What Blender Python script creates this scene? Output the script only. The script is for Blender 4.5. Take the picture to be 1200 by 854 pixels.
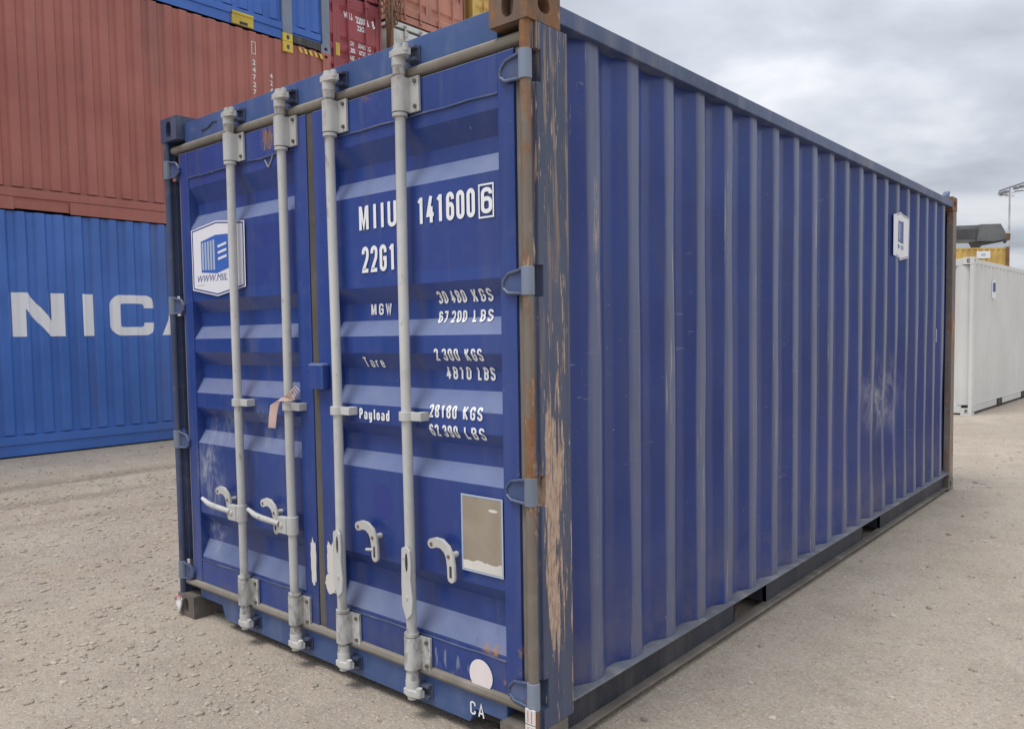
import bpy, bmesh, math, random
import numpy as np
from mathutils import Vector, Matrix, noise as mnoise
R = math.radians
random.seed(7)
for o in list(bpy.data.objects): bpy.data.objects.remove(o)
scn = bpy.context.scene
COL = scn.collection

# ------------------------------------------------------------------ camera
cam_d = bpy.data.cameras.new('camera'); cam = bpy.data.objects.new('camera', cam_d); COL.objects.link(cam)
CAM = Vector((1.6386, -2.0462, 1.4644)); YAW, PITCH, ROLL = -0.7177, -0.0554, -0.0160
fw = Vector((math.sin(YAW)*math.cos(PITCH), math.cos(YAW)*math.cos(PITCH), math.sin(PITCH)))
rt = Vector((math.cos(YAW), -math.sin(YAW), 0)); up = rt.cross(fw)
r2 = math.cos(ROLL)*rt + math.sin(ROLL)*up; u2 = -math.sin(ROLL)*rt + math.cos(ROLL)*up
cam.matrix_world = Matrix(((r2.x, u2.x, -fw.x, CAM.x), (r2.y, u2.y, -fw.y, CAM.y), (r2.z, u2.z, -fw.z, CAM.z), (0, 0, 0, 1)))
cam_d.sensor_width = 36; cam_d.lens = 940.77/1200*36
cam_d.shift_x = 16.71/1200; cam_d.shift_y = 16.04/1200
cam_d.clip_start = 0.05; cam_d.clip_end = 3000
scn.camera = cam

# ------------------------------------------------------------------ sky, sun, exposure
SUN_EL, SUN_AZ = R(66), R(200)          # azimuth clockwise from +y: behind the photographer, a little to the left
world = bpy.data.worlds.new('World'); scn.world = world; world.use_nodes = True
nt = world.node_tree; nt.nodes.clear()
def wn(t, **k):
    n = nt.nodes.new(t)
    for a, v in k.items(): setattr(n, a, v)
    return n
def wl(a, b): nt.links.new(a, b)
out = wn('ShaderNodeOutputWorld'); bg = wn('ShaderNodeBackground'); wl(bg.outputs[0], out.inputs[0])
sky = wn('ShaderNodeTexSky', sky_type='NISHITA', sun_disc=False, sun_elevation=SUN_EL, sun_rotation=SUN_AZ)
skm = wn('ShaderNodeVectorMath', operation='SCALE'); wl(sky.outputs[0], skm.inputs[0]); skm.inputs['Scale'].default_value = 0.10
tc = wn('ShaderNodeTexCoord'); sep = wn('ShaderNodeSeparateXYZ'); wl(tc.outputs['Generated'], sep.inputs[0])
zz = wn('ShaderNodeMath', operation='MAXIMUM'); wl(sep.outputs[2], zz.inputs[0]); zz.inputs[1].default_value = 0.0
zp = wn('ShaderNodeMath', operation='ADD'); wl(zz.outputs[0], zp.inputs[0]); zp.inputs[1].default_value = 0.16
dx = wn('ShaderNodeMath', operation='DIVIDE'); wl(sep.outputs[0], dx.inputs[0]); wl(zp.outputs[0], dx.inputs[1])
dy = wn('ShaderNodeMath', operation='DIVIDE'); wl(sep.outputs[1], dy.inputs[0]); wl(zp.outputs[0], dy.inputs[1])
cmb = wn('ShaderNodeCombineXYZ'); wl(dx.outputs[0], cmb.inputs[0]); wl(dy.outputs[0], cmb.inputs[1])
n1 = wn('ShaderNodeTexNoise'); n1.inputs['Scale'].default_value = 1.15; n1.inputs['Detail'].default_value = 7; n1.inputs['Roughness'].default_value = 0.5; n1.inputs['Distortion'].default_value = 0.35
wl(cmb.outputs[0], n1.inputs['Vector'])
cr = wn('ShaderNodeValToRGB'); wl(n1.outputs['Fac'], cr.inputs[0])
cr.color_ramp.elements[0].position = 0.34; cr.color_ramp.elements[0].color = (0.36, 0.385, 0.43, 1)
cr.color_ramp.elements[1].position = 0.66; cr.color_ramp.elements[1].color = (0.80, 0.81, 0.83, 1)
e = cr.color_ramp.elements.new(0.5); e.color = (0.52, 0.55, 0.61, 1)
# overcast dome: brighter towards the zenith, as an evenly clouded sky is
gr = wn('ShaderNodeMath', operation='MULTIPLY_ADD'); wl(zz.outputs[0], gr.inputs[0]); gr.inputs[1].default_value = 1.35; gr.inputs[2].default_value = 0.66
cs = wn('ShaderNodeVectorMath', operation='SCALE'); wl(cr.outputs[0], cs.inputs[0]); wl(gr.outputs[0], cs.inputs['Scale'])
mx = wn('ShaderNodeMixRGB'); mx.inputs[0].default_value = 0.92; wl(skm.outputs[0], mx.inputs[1]); wl(cs.outputs[0], mx.inputs[2])
wl(mx.outputs[0], bg.inputs[0]); bg.inputs[1].default_value = 1.0
sd = bpy.data.lights.new('sun', 'SUN'); sd.energy = 1.5; sd.angle = R(24); sd.color = (1.0, 0.965, 0.92)
sun = bpy.data.objects.new('sun', sd); COL.objects.link(sun)
sdir = Vector((math.sin(SUN_AZ)*math.cos(SUN_EL), math.cos(SUN_AZ)*math.cos(SUN_EL), math.sin(SUN_EL)))
sun.rotation_euler = sdir.to_track_quat('Z', 'Y').to_euler(); sun.location = (0, -20, 30)
vs = scn.view_settings; vs.view_transform = 'Standard'; vs.look = 'None'; vs.gamma = 1; vs.use_curve_mapping = False; vs.exposure = 0.38

# ------------------------------------------------------------------ materials
class NT:
    def __init__(s, name):
        s.m = bpy.data.materials.new(name); s.m.use_nodes = True; s.t = s.m.node_tree
        s.b = s.t.nodes['Principled BSDF']; s.co = s.t.nodes.new('ShaderNodeTexCoord').outputs['Object']
    def link(s, a, b): s.t.links.new(a, b)
    def inp(s, sock, v):
        if hasattr(v, 'links') or isinstance(v, bpy.types.NodeSocket): s.link(v, sock)
        else: sock.default_value = v
    def mapped(s, scale=(1, 1, 1), loc=(0, 0, 0), rot=(0, 0, 0)):
        n = s.t.nodes.new('ShaderNodeMapping'); s.link(s.co, n.inputs[0])
        n.inputs['Scale'].default_value = scale; n.inputs['Location'].default_value = loc; n.inputs['Rotation'].default_value = rot
        return n.outputs[0]
    def noise(s, scale, detail=4, rough=0.55, vec=None, dist=0):
        n = s.t.nodes.new('ShaderNodeTexNoise'); s.link(vec or s.co, n.inputs['Vector'])
        n.inputs['Scale'].default_value = scale; n.inputs['Detail'].default_value = detail; n.inputs['Roughness'].default_value = rough; n.inputs['Distortion'].default_value = dist
        return n.outputs['Fac']
    def voro(s, scale, vec=None, feature='F1', out='Distance'):
        n = s.t.nodes.new('ShaderNodeTexVoronoi'); n.feature = feature; s.link(vec or s.co, n.inputs['Vector']); n.inputs['Scale'].default_value = scale
        return n.outputs[out]
    def math(s, op, a, b=0.0, c=None, clamp=False):
        n = s.t.nodes.new('ShaderNodeMath'); n.operation = op; n.use_clamp = clamp
        s.inp(n.inputs[0], a); s.inp(n.inputs[1], b)
        if c is not None: s.inp(n.inputs[2], c)
        return n.outputs[0]
    def step(s, v, lo, hi):      # smooth 0..1 ramp
        n = s.t.nodes.new('ShaderNodeMapRange'); n.interpolation_type = 'SMOOTHSTEP'
        s.inp(n.inputs[0], v); s.inp(n.inputs[1], lo); s.inp(n.inputs[2], hi); n.inputs[3].default_value = 0; n.inputs[4].default_value = 1
        return n.outputs[0]
    def mix(s, f, a, b):
        n = s.t.nodes.new('ShaderNodeMixRGB')
        for sock, v in zip(n.inputs, (f, a, b)):
            if isinstance(v, tuple) and len(v) == 3: v = (*v, 1)
            s.inp(sock, v)
        return n.outputs[0]
    def xyz(s):
        n = s.t.nodes.new('ShaderNodeSeparateXYZ'); s.link(s.co, n.inputs[0]); return n.outputs
    def band(s, v, a, b, e):     # 1 inside a..b with soft edge e
        return s.math('MULTIPLY', s.step(v, a-e, a+e), s.math('SUBTRACT', 1.0, s.step(v, b-e, b+e)))
    def bump(s, h, strength, dist=0.01):
        n = s.t.nodes.new('ShaderNodeBump'); s.link(h, n.inputs['Height']); n.inputs['Strength'].default_value = strength; n.inputs['Distance'].default_value = dist
        s.link(n.outputs[0], s.b.inputs['Normal'])
    def done(s, col, rough=0.5, metal=0.0, spec=0.5):
        s.inp(s.b.inputs['Base Color'], (*col, 1) if isinstance(col, tuple) else col)
        s.inp(s.b.inputs['Roughness'], rough); s.inp(s.b.inputs['Metallic'], metal); s.b.inputs['Specular IOR Level'].default_value = spec
        return s.m

RUST = (0.20, 0.085, 0.035); PRIMER = (0.46, 0.29, 0.19)
def paint(name, col, rough=0.42, wear=0.0, rust=0.0, dust=0.12, dustcol=(0.30, 0.29, 0.28), seed=0.0, extra=None, spec=0.5, primer=PRIMER, fade=0.25):
    """weathered coating: mottled colour, dust film, chips down to primer, rust"""
    s = NT(name); off = (seed*3.1, seed*1.7, seed*5.3)
    v = s.mapped((1, 1, 1), off)
    big = s.noise(0.9, 5, 0.6, v); fine = s.noise(14, 4, 0.6, v)
    streak = s.noise(7, 5, 0.6, s.mapped((1, 1, 0.06), off))
    c2 = tuple(min(1, x*(1+fade)+0.012) for x in col); c1 = tuple(x*(1-fade*0.8) for x in col)
    c = s.mix(s.step(big, 0.3, 0.7), c1, c2)
    c = s.mix(s.math('MULTIPLY', s.step(streak, 0.45, 0.8), dust), c, dustcol)
    c = s.mix(s.math('MULTIPLY', s.step(fine, 0.5, 0.85), dust*0.7), c, dustcol)
    rg = s.math('MULTIPLY_ADD', fine, 0.22, rough-0.11)
    if extra: c = extra(s, c)
    if wear > 0:
        w = s.noise(9, 6, 0.68, s.mapped((1, 1, 0.16), off), 0.3)
        w2 = s.noise(38, 3, 0.6, s.mapped((1, 1, 0.3), off))
        ww = s.math('ADD', s.math('MULTIPLY', w, 0.75), s.math('MULTIPLY', w2, 0.25))
        th = 0.70-0.24*wear
        m = s.step(ww, th, th+0.025)
        pr = s.mix(s.step(s.noise(22, 4, 0.6, v), 0.42, 0.62), primer, tuple(x*0.72 for x in primer))
        halo = s.step(ww, th-0.05, th)
        c = s.mix(s.math('MULTIPLY', halo, 0.45), c, RUST)
        c = s.mix(m, c, pr); rg = s.math('MAXIMUM', rg, s.math('MULTIPLY', m, 0.8))
    if rust > 0:
        rn = s.noise(5.5, 7, 0.7, s.mapped((1, 1, 0.45), (off[1]+4, off[0], 2)))
        th = 0.72-0.36*rust
        m = s.step(rn, th, th+0.12)
        rc = s.mix(s.noise(30, 5, 0.7, v), (0.13, 0.06, 0.032), (0.34, 0.17, 0.075))
        c = s.mix(m, c, rc); rg = s.math('MAXIMUM', rg, s.math('MULTIPLY', m, 0.85))
    s.bump(s.math('ADD', s.noise(55, 3, 0.6, v), s.math('MULTIPLY', big, 2.0)), 0.04, 0.004)
    return s.done(c, rg, 0.0, spec)

BLUE = (0.012, 0.036, 0.200)
def blob(s, ax, c0, r):        # soft round mask about a point (object coordinates)
    n = s.t.nodes.new('ShaderNodeVectorMath'); n.operation = 'SUBTRACT'; s.link(s.co, n.inputs[0]); n.inputs[1].default_value = c0
    n3 = s.t.nodes.new('ShaderNodeVectorMath'); n3.operation = 'MULTIPLY'; s.link(n.outputs[0], n3.inputs[0]); n3.inputs[1].default_value = tuple(1/x for x in r)
    n2 = s.t.nodes.new('ShaderNodeVectorMath'); n2.operation = 'LENGTH'; s.link(n3.outputs[0], n2.inputs[0])
    return s.math('SUBTRACT', 1.0, s.step(n2.outputs['Value'], 0.25, 1.0))
def door_extra(s, c):
    x, y, z = s.xyz()
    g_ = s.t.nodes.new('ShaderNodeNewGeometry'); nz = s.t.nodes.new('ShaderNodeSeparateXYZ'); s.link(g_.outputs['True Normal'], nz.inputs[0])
    # sky light on up-facing fold slopes, painted in as a mottled pale tint
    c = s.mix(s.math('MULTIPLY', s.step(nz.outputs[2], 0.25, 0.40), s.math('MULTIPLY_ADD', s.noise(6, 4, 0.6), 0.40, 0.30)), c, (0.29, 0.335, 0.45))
    # overpainted rectangles where older markings were covered
    for (a, b, z0, z1) in ((-0.60, -0.15, 1.70, 1.86), (-1.02, -0.62, 1.02, 1.14), (-1.98, -1.42, 1.70, 1.98), (-0.58, -0.40, 0.55, 0.93)):
        m = s.math('MULTIPLY', s.band(x, a, b, 0.004), s.band(z, z0, z1, 0.004))
        c = s.mix(s.math('MULTIPLY', m, 0.35), c, (0.030, 0.040, 0.19))
    d = blob(s, 0, (-0.797, 0.03, 0.80), (0.068, 0.2, 0.08)); d = s.step(d, 0.02, 0.06)
    c = s.mix(d, c, (0.022, 0.040, 0.23))
    c = s.mix(s.math('MULTIPLY', s.step(s.noise(13, 6, 0.68, s.mapped((1, 1, 0.05), (4, 1, 9))), 0.52, 0.74), 0.40), c, (0.115, 0.125, 0.165))
    c = s.mix(s.step(s.noise(80, 3, 0.6, s.mapped((1, 1, 0.5), (7, 2, 2))), 0.745, 0.765), c, (0.36, 0.36, 0.38))
    lowd = s.math('SUBTRACT', 1.0, s.step(z, 0.18, 0.55))
    c = s.mix(s.math('MULTIPLY', lowd, s.math('MULTIPLY', s.step(s.noise(7, 6, 0.7), 0.42, 0.75), 0.45)), c, (0.13, 0.125, 0.135))
    gh = s.math('MULTIPLY', s.step(s.noise(60, 2, 0.5, s.mapped((1, 1, 0.12), (2, 2, 8))), 0.56, 0.62), s.step(blob(s, 0, (-0.46, 0.03, 0.245), (0.16, 0.2, 0.055)), 0.1, 0.4))
    c = s.mix(s.math('MULTIPLY', gh, 0.40), c, (0.42, 0.45, 0.55))
    # scuffs: pale rubbed patches low on the left leaf
    sc = s.noise(13, 6, 0.7, s.mapped((1, 1, 0.45), (3, 1, 2)), 0.6)
    for cc, rr, k in (((-2.12, 0.05, 0.78), (0.16, 0.3, 0.30), 0.95), ((-2.13, 0.05, 0.47), (0.14, 0.3, 0.13), 0.8), ((-1.60, 0.05, 1.04), (0.20, 0.3, 0.16), 0.5), ((-2.0, 0.05, 1.02), (0.25, 0.3, 0.12), 0.6)):
        m = s.math('MULTIPLY', s.step(sc, 0.42, 0.72), blob(s, 0, cc, rr))
        c = s.mix(s.math('MULTIPLY', m, k), c, (0.36, 0.39, 0.46))
    m = s.math('MULTIPLY', s.step(s.noise(17, 5, 0.7, s.mapped((1, 1, 0.5))), 0.52, 0.6), blob(s, 0, (-0.215, 0.04, 0.342), (0.10, 0.2, 0.032)))
    c = s.mix(m, c, (0.34, 0.19, 0.11))
    for cc, rr in (((-0.165, 0.03, 0.245), (0.010, 0.1, 0.016)), ((-0.088, 0.03, 0.375), (0.020, 0.1, 0.034)), ((-1.52, 0.03, 2.36), (0.07, 0.1, 0.09)), ((-0.83, 0.03, 2.42), (0.05, 0.1, 0.06))):
        m = s.math('MULTIPLY', s.step(s.noise(40, 4, 0.7), 0.40, 0.55), blob(s, 0, cc, rr))
        c = s.mix(s.math('MULTIPLY', m, 0.85), c, (0.27, 0.15, 0.085))
    return c
def side_extra(s, c):
    x, y, z = s.xyz()
    m = s.math('MULTIPLY', s.band(y, 1.05, 3.1, 0.006), s.band(z, 1.72, 2.02, 0.006))
    c = s.mix(s.math('MULTIPLY', m, 0.38), c, (0.022, 0.034, 0.17))
    m = s.math('MULTIPLY', s.band(y, 0.8, 2.2, 0.006), s.band(z, 1.38, 1.60, 0.006))
    c = s.mix(s.math('MULTIPLY', m, 0.25), c, (0.022, 0.034, 0.17))
    # proud flats: grazing sheen painted in as a pale tint, then scraped streaks
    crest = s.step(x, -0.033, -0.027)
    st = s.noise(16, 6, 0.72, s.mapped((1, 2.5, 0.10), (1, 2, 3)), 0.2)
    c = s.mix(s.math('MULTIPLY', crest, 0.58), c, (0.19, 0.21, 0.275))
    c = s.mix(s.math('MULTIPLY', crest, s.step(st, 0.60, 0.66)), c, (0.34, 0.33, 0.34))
    near = s.math('SUBTRACT', 1.0, s.step(y, 0.42, 0.50))
    big = s.noise(11, 6, 0.72, s.mapped((1, 1.6, 0.12), (6, 2, 1)), 0.2)
    c = s.mix(s.math('MULTIPLY', s.math('MULTIPLY', near, s.step(z, 1.2, 2.0)), s.step(big, 0.56, 0.60)), c, (0.40, 0.31, 0.25))
    # rain-washed grime, specks of missing paint, thin drag marks
    gs = s.noise(11, 6, 0.68, s.mapped((1, 1.2, 0.07), (8, 2, 5)))
    c = s.mix(s.math('MULTIPLY', s.step(gs, 0.47, 0.72), 0.45), c, (0.055, 0.062, 0.095))
    c = s.mix(s.math('MULTIPLY', s.step(s.noise(1.6, 5, 0.65, s.mapped((1, 1, 1), (1, 9, 4))), 0.45, 0.70), 0.30), c, (0.045, 0.070, 0.20))
    c = s.mix(s.step(s.noise(75, 3, 0.6, s.mapped((1, 1, 0.6), (2, 2, 2))), 0.735, 0.755), c, (0.34, 0.35, 0.38))
    dm = s.math('MULTIPLY', s.step(s.noise(30, 4, 0.6, s.mapped((1, 0.08, 1.4), (0, 4, 4))), 0.66, 0.69), s.step(s.noise(1.2, 3, 0.5, s.mapped((1, 1, 1), (5, 5, 5))), 0.50, 0.60))
    c = s.mix(s.math('MULTIPLY', dm, 0.5), c, (0.20, 0.22, 0.28))
    sc = s.noise(9, 6, 0.75, s.mapped((1, 1, 0.5), (3, 8, 2)), 0.6)
    c = s.mix(s.math('MULTIPLY', s.step(sc, 0.40, 0.75), blob(s, 0, (-0.02, 4.05, 0.98), (0.4, 0.62, 0.36))), c, (0.36, 0.37, 0.42))
    # splashed dirt film over the lowest part
    lo = s.math('SUBTRACT', 1.0, s.step(z, 0.15, 0.75))
    c = s.mix(s.math('MULTIPLY', lo, s.math('MULTIPLY', s.step(s.noise(5, 5, 0.65), 0.3, 0.75), 0.40)), c, (0.20, 0.18, 0.165))
    return c
def post_extra(s, c):
    x, y, z = s.xyz()
    w = s.noise(9, 7, 0.72, s.mapped((1, 1.6, 0.16), (1, 0, 2)), 0.4)
    w2 = s.noise(42, 6, 0.70, s.mapped((1, 1.4, 0.10), (4, 0, 2)), 0.3)
    ww = s.math('ADD', s.math('MULTIPLY', w, 0.40), s.math('MULTIPLY', w2, 0.60))
    low = s.math('MULTIPLY', s.step(z, 0.30, 0.50), s.math('SUBTRACT', 1.0, s.step(z, 0.85, 1.75)))
    mid = s.band(y, 0.070, 0.165, 0.030)
    th = s.math('SUBTRACT', 0.580, s.math('MULTIPLY', s.math('MULTIPLY', low, s.math('MULTIPLY_ADD', mid, 0.60, 0.40)), 0.112))
    m = s.step(ww, th, s.math('ADD', th, 0.012))
    halo = s.step(ww, s.math('SUBTRACT', th, 0.035), th)
    c = s.mix(s.math('MULTIPLY', halo, 0.5), c, (0.125, 0.10, 0.088))
    pc = s.mix(s.step(s.noise(60, 5, 0.7, s.mapped((1, 1, 0.4))), 0.40, 0.66), (0.53, 0.385, 0.295), (0.36, 0.235, 0.16))
    c = s.mix(m, c, pc)
    # rust runs below the top fitting
    rr = s.noise(26, 5, 0.65, s.mapped((1, 1, 0.05), (5, 0, 1)))
    c = s.mix(s.math('MULTIPLY', s.step(z, 1.0, 2.3), s.math('MULTIPLY', s.step(rr, 0.515, 0.60), 0.85)), c, (0.35, 0.24, 0.155))
    # thin scratches
    c = s.mix(s.step(s.noise(70, 5, 0.7, s.mapped((1, 1, 0.10), (9, 3, 1))), 0.635, 0.66), c, (0.50, 0.46, 0.43))
    return c
def rod_extra(s, c):
    x, y, z = s.xyz()
    # greasy grime and flaking where the bars turn in their bearings, chips along the bar
    for za, zb in ((0.05, 0.36), (2.40, 2.53)):
        c = s.mix(s.math('MULTIPLY', s.band(z, za, zb, 0.05), s.math('MULTIPLY', s.step(s.noise(28, 5, 0.7, s.mapped((1, 1, 0.5))), 0.40, 0.68), 0.8)), c, (0.16, 0.135, 0.115))
    c = s.mix(s.step(s.noise(34, 5, 0.7, s.mapped((1, 1, 0.35), (3, 1, 7))), 0.675, 0.70), c, (0.19, 0.165, 0.15))
    c = s.mix(s.math('MULTIPLY', s.step(s.noise(12, 5, 0.7, s.mapped((1, 1, 0.4), (2, 6, 1))), 0.60, 0.72), 0.7), c, (0.27, 0.18, 0.12))
    return c
M = {}
M['blue'] = paint('navy_paint', (0.040, 0.088, 0.235), 0.36, 0.03, 0.0, 0.34, (0.26, 0.29, 0.36), seed=1.5, spec=0.6)
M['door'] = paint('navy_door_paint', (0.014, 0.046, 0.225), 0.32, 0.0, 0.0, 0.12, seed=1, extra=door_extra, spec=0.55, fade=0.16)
M['side'] = paint('navy_side_paint', BLUE, 0.32, 0.0, 0.0, 0.06, seed=2, extra=side_extra, spec=0.5, fade=0.15)
M['rail'] = paint('navy_rail_paint', (0.050, 0.078, 0.17), 0.45, 0.22, 0.08, 0.45, seed=3)
M['lowrail'] = paint('dusty_bottom_rail', (0.026, 0.030, 0.046), 0.6, 0.12, 0.10, 0.7, (0.115, 0.10, 0.09), seed=4)
M['seal2'] = paint('dark_gasket', (0.085, 0.075, 0.065), 0.75, 0.0, 0.18, 0.6, (0.22, 0.18, 0.14), seed=34)
M['dirtcast'] = paint('soiled_casting', (0.13, 0.115, 0.10), 0.8, 0.3, 0.35, 0.8, (0.33, 0.29, 0.24), seed=35)
M['lip'] = paint('soiled_lip', (0.15, 0.13, 0.11), 0.8, 0.0, 0.2, 0.8, (0.30, 0.265, 0.22), seed=36)
M['dusty'] = paint('dusty_flange', (0.17, 0.18, 0.21), 0.7, 0.1, 0.05, 0.8, (0.36, 0.35, 0.33), seed=33)
M['post'] = paint('scraped_post', (0.048, 0.066, 0.130), 0.45, 0.0, 0.0, 0.35, (0.17, 0.17, 0.17), seed=5, extra=post_extra)
M['rustcast'] = paint('rusty_casting', (0.13, 0.085, 0.06), 0.7, 0.35, 0.85, 0.5, (0.36, 0.27, 0.2), seed=6)
M['cast'] = paint('navy_casting', (0.045, 0.062, 0.13), 0.5, 0.25, 0.12, 0.4, seed=7)
M['bar'] = paint('rusty_hinge_bar', (0.17, 0.145, 0.12), 0.6, 0.6, 0.55, 0.5, (0.42, 0.34, 0.27), seed=8)
M['rod'] = paint('off_white_rod_paint', (0.53, 0.53, 0.51), 0.5, 0.0, 0.16, 0.5, (0.26, 0.24, 0.21), seed=9, fade=0.15, extra=rod_extra)
M['gear'] = paint('galvanised_gear', (0.52, 0.515, 0.49), 0.5, 0.04, 0.20, 0.45, (0.25, 0.23, 0.2), seed=10, fade=0.15)
M['seal'] = paint('perished_gasket', (0.195, 0.175, 0.145), 0.75, 0.0, 0.18, 0.6, (0.34, 0.30, 0.25), seed=11)
M['hinge'] = paint('blue_hinge_paint', (0.05, 0.085, 0.20), 0.45, 0.35, 0.15, 0.4, seed=12)
M['patch'] = paint('primer_patch', (0.66, 0.62, 0.58), 0.7, 0.0, 0.0, 0.3, (0.5, 0.38, 0.3), seed=13, fade=0.1)
M['plate'] = paint('bare_plate', (0.37, 0.315, 0.24), 0.6, 0.0, 0.22, 0.7, (0.25, 0.20, 0.15), seed=14, fade=0.3)
M['glue'] = paint('glue_residue', (0.70, 0.68, 0.62), 0.7, 0.0, 0.0, 0.3, seed=15)
M['disc'] = paint('faded_disc', (0.78, 0.73, 0.72), 0.5, 0.0, 0.0, 0.3, (0.80, 0.62, 0.60), seed=16, fade=0.05)
M['white'] = NT('white_lettering').done((0.86, 0.87, 0.88), 0.5)
M['stickerw'] = NT('sticker_white').done((0.80, 0.80, 0.84), 0.4)
M['stickern'] = NT('sticker_navy').done((0.045, 0.07, 0.26), 0.4)
M['stickerb'] = NT('sticker_blue').done((0.05, 0.14, 0.50), 0.4)
M['stickerg'] = NT('sticker_grey_blue').done((0.42, 0.50, 0.62), 0.4)
M['red'] = NT('reflector_red').done((0.62, 0.22, 0.22), 0.35)
M['refw'] = NT('reflector_white').done((0.72, 0.70, 0.68), 0.35)
M['tag'] = paint('faded_red_tag', (0.60, 0.42, 0.37), 0.7, 0.0, 0.0, 0.6, (0.7, 0.62, 0.58), seed=17)
M['dark'] = paint('underside', (0.045, 0.045, 0.05), 0.8, 0, 0.2, 0.3, seed=18)
M['fresh'] = NT('fresh_white').done((0.80, 0.80, 0.82), 0.5)
def stack_extra(s, c):
    v = s.noise(4.5, 6, 0.7, s.mapped((1, 1, 0.05), (3, 3, 3))); k = s.noise(0.7, 4, 0.6, s.mapped((1, 1, 1), (9, 1, 4)))
    c = s.mix(s.math('MULTIPLY', s.math('MULTIPLY', s.step(v, 0.50, 0.70), s.step(k, 0.40, 0.62)), 0.35), c, (0.10, 0.085, 0.085))
    c = s.mix(s.math('MULTIPLY', s.step(s.noise(16, 6, 0.75, s.mapped((1, 1, 0.6), (1, 3, 8))), 0.66, 0.70), 0.55), c, (0.21, 0.12, 0.085))
    return c
M['bright'] = paint('bright_blue_paint', (0.034, 0.130, 0.45), 0.38, 0.0, 0.0, 0.10, (0.13, 0.20, 0.40), seed=19, fade=0.14, spec=0.8, extra=stack_extra)
M['bright2'] = paint('azure_paint', (0.035, 0.125, 0.46), 0.42, 0.10, 0.03, 0.10, (0.2, 0.24, 0.38), seed=20, fade=0.15)
M['redbox'] = paint('red_brown_paint', (0.375, 0.122, 0.092), 0.46, 0.0, 0.0, 0.22, (0.42, 0.21, 0.175), seed=21, fade=0.12, extra=stack_extra)
M['maroon'] = paint('maroon_paint', (0.29, 0.05, 0.06), 0.5, 0.03, 0.05, 0.25, (0.3, 0.14, 0.13), seed=22)
M['pale'] = paint('pale_grey_paint', (0.58, 0.60, 0.57), 0.5, 0.05, 0.10, 0.3, seed=23)
M['peach'] = paint('salmon_paint', (0.48, 0.20, 0.135), 0.5, 0.05, 0.10, 0.3, seed=24)
M['yellow'] = paint('yellow_paint', (0.58, 0.385, 0.10), 0.5, 0.06, 0.05, 0.3, (0.4, 0.3, 0.15), seed=25)
M['yel'] = paint('safety_yellow', (0.62, 0.46, 0.05), 0.5, 0.10, 0.08, 0.25, (0.4, 0.3, 0.15), seed=26)
M['steel'] = paint('grey_blue_post', (0.18, 0.22, 0.29), 0.5, 0.10, 0.10, 0.35, seed=27)
M['rusty'] = paint('rusted_steel', (0.15, 0.09, 0.06), 0.8, 0.2, 0.8, 0.4, (0.3, 0.2, 0.14), seed=28)
M['clean'] = paint('cream_white_paint', (0.66, 0.66, 0.635), 0.42, 0.0, 0.0, 0.12, (0.5, 0.49, 0.46), seed=29, fade=0.05)
M['boom'] = paint('boom_grey', (0.115, 0.125, 0.13), 0.55, 0.0, 0.04, 0.2, (0.2, 0.2, 0.2), seed=30)
M['boom2'] = paint('boom_dark', (0.06, 0.062, 0.068), 0.6, 0.0, 0.05, 0.2, (0.15, 0.13, 0.12), seed=31)
M['tyre'] = NT('tyre').done((0.025, 0.025, 0.026), 0.85)
M['glass'] = NT('cab_glass').done((0.03, 0.04, 0.045), 0.08)
M['galv'] = paint('galvanised_pole', (0.42, 0.43, 0.45), 0.5, 0, 0, 0.2, seed=32)
M['lamp'] = NT('lamp_housing').done((0.20, 0.20, 0.22), 0.5)

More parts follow.
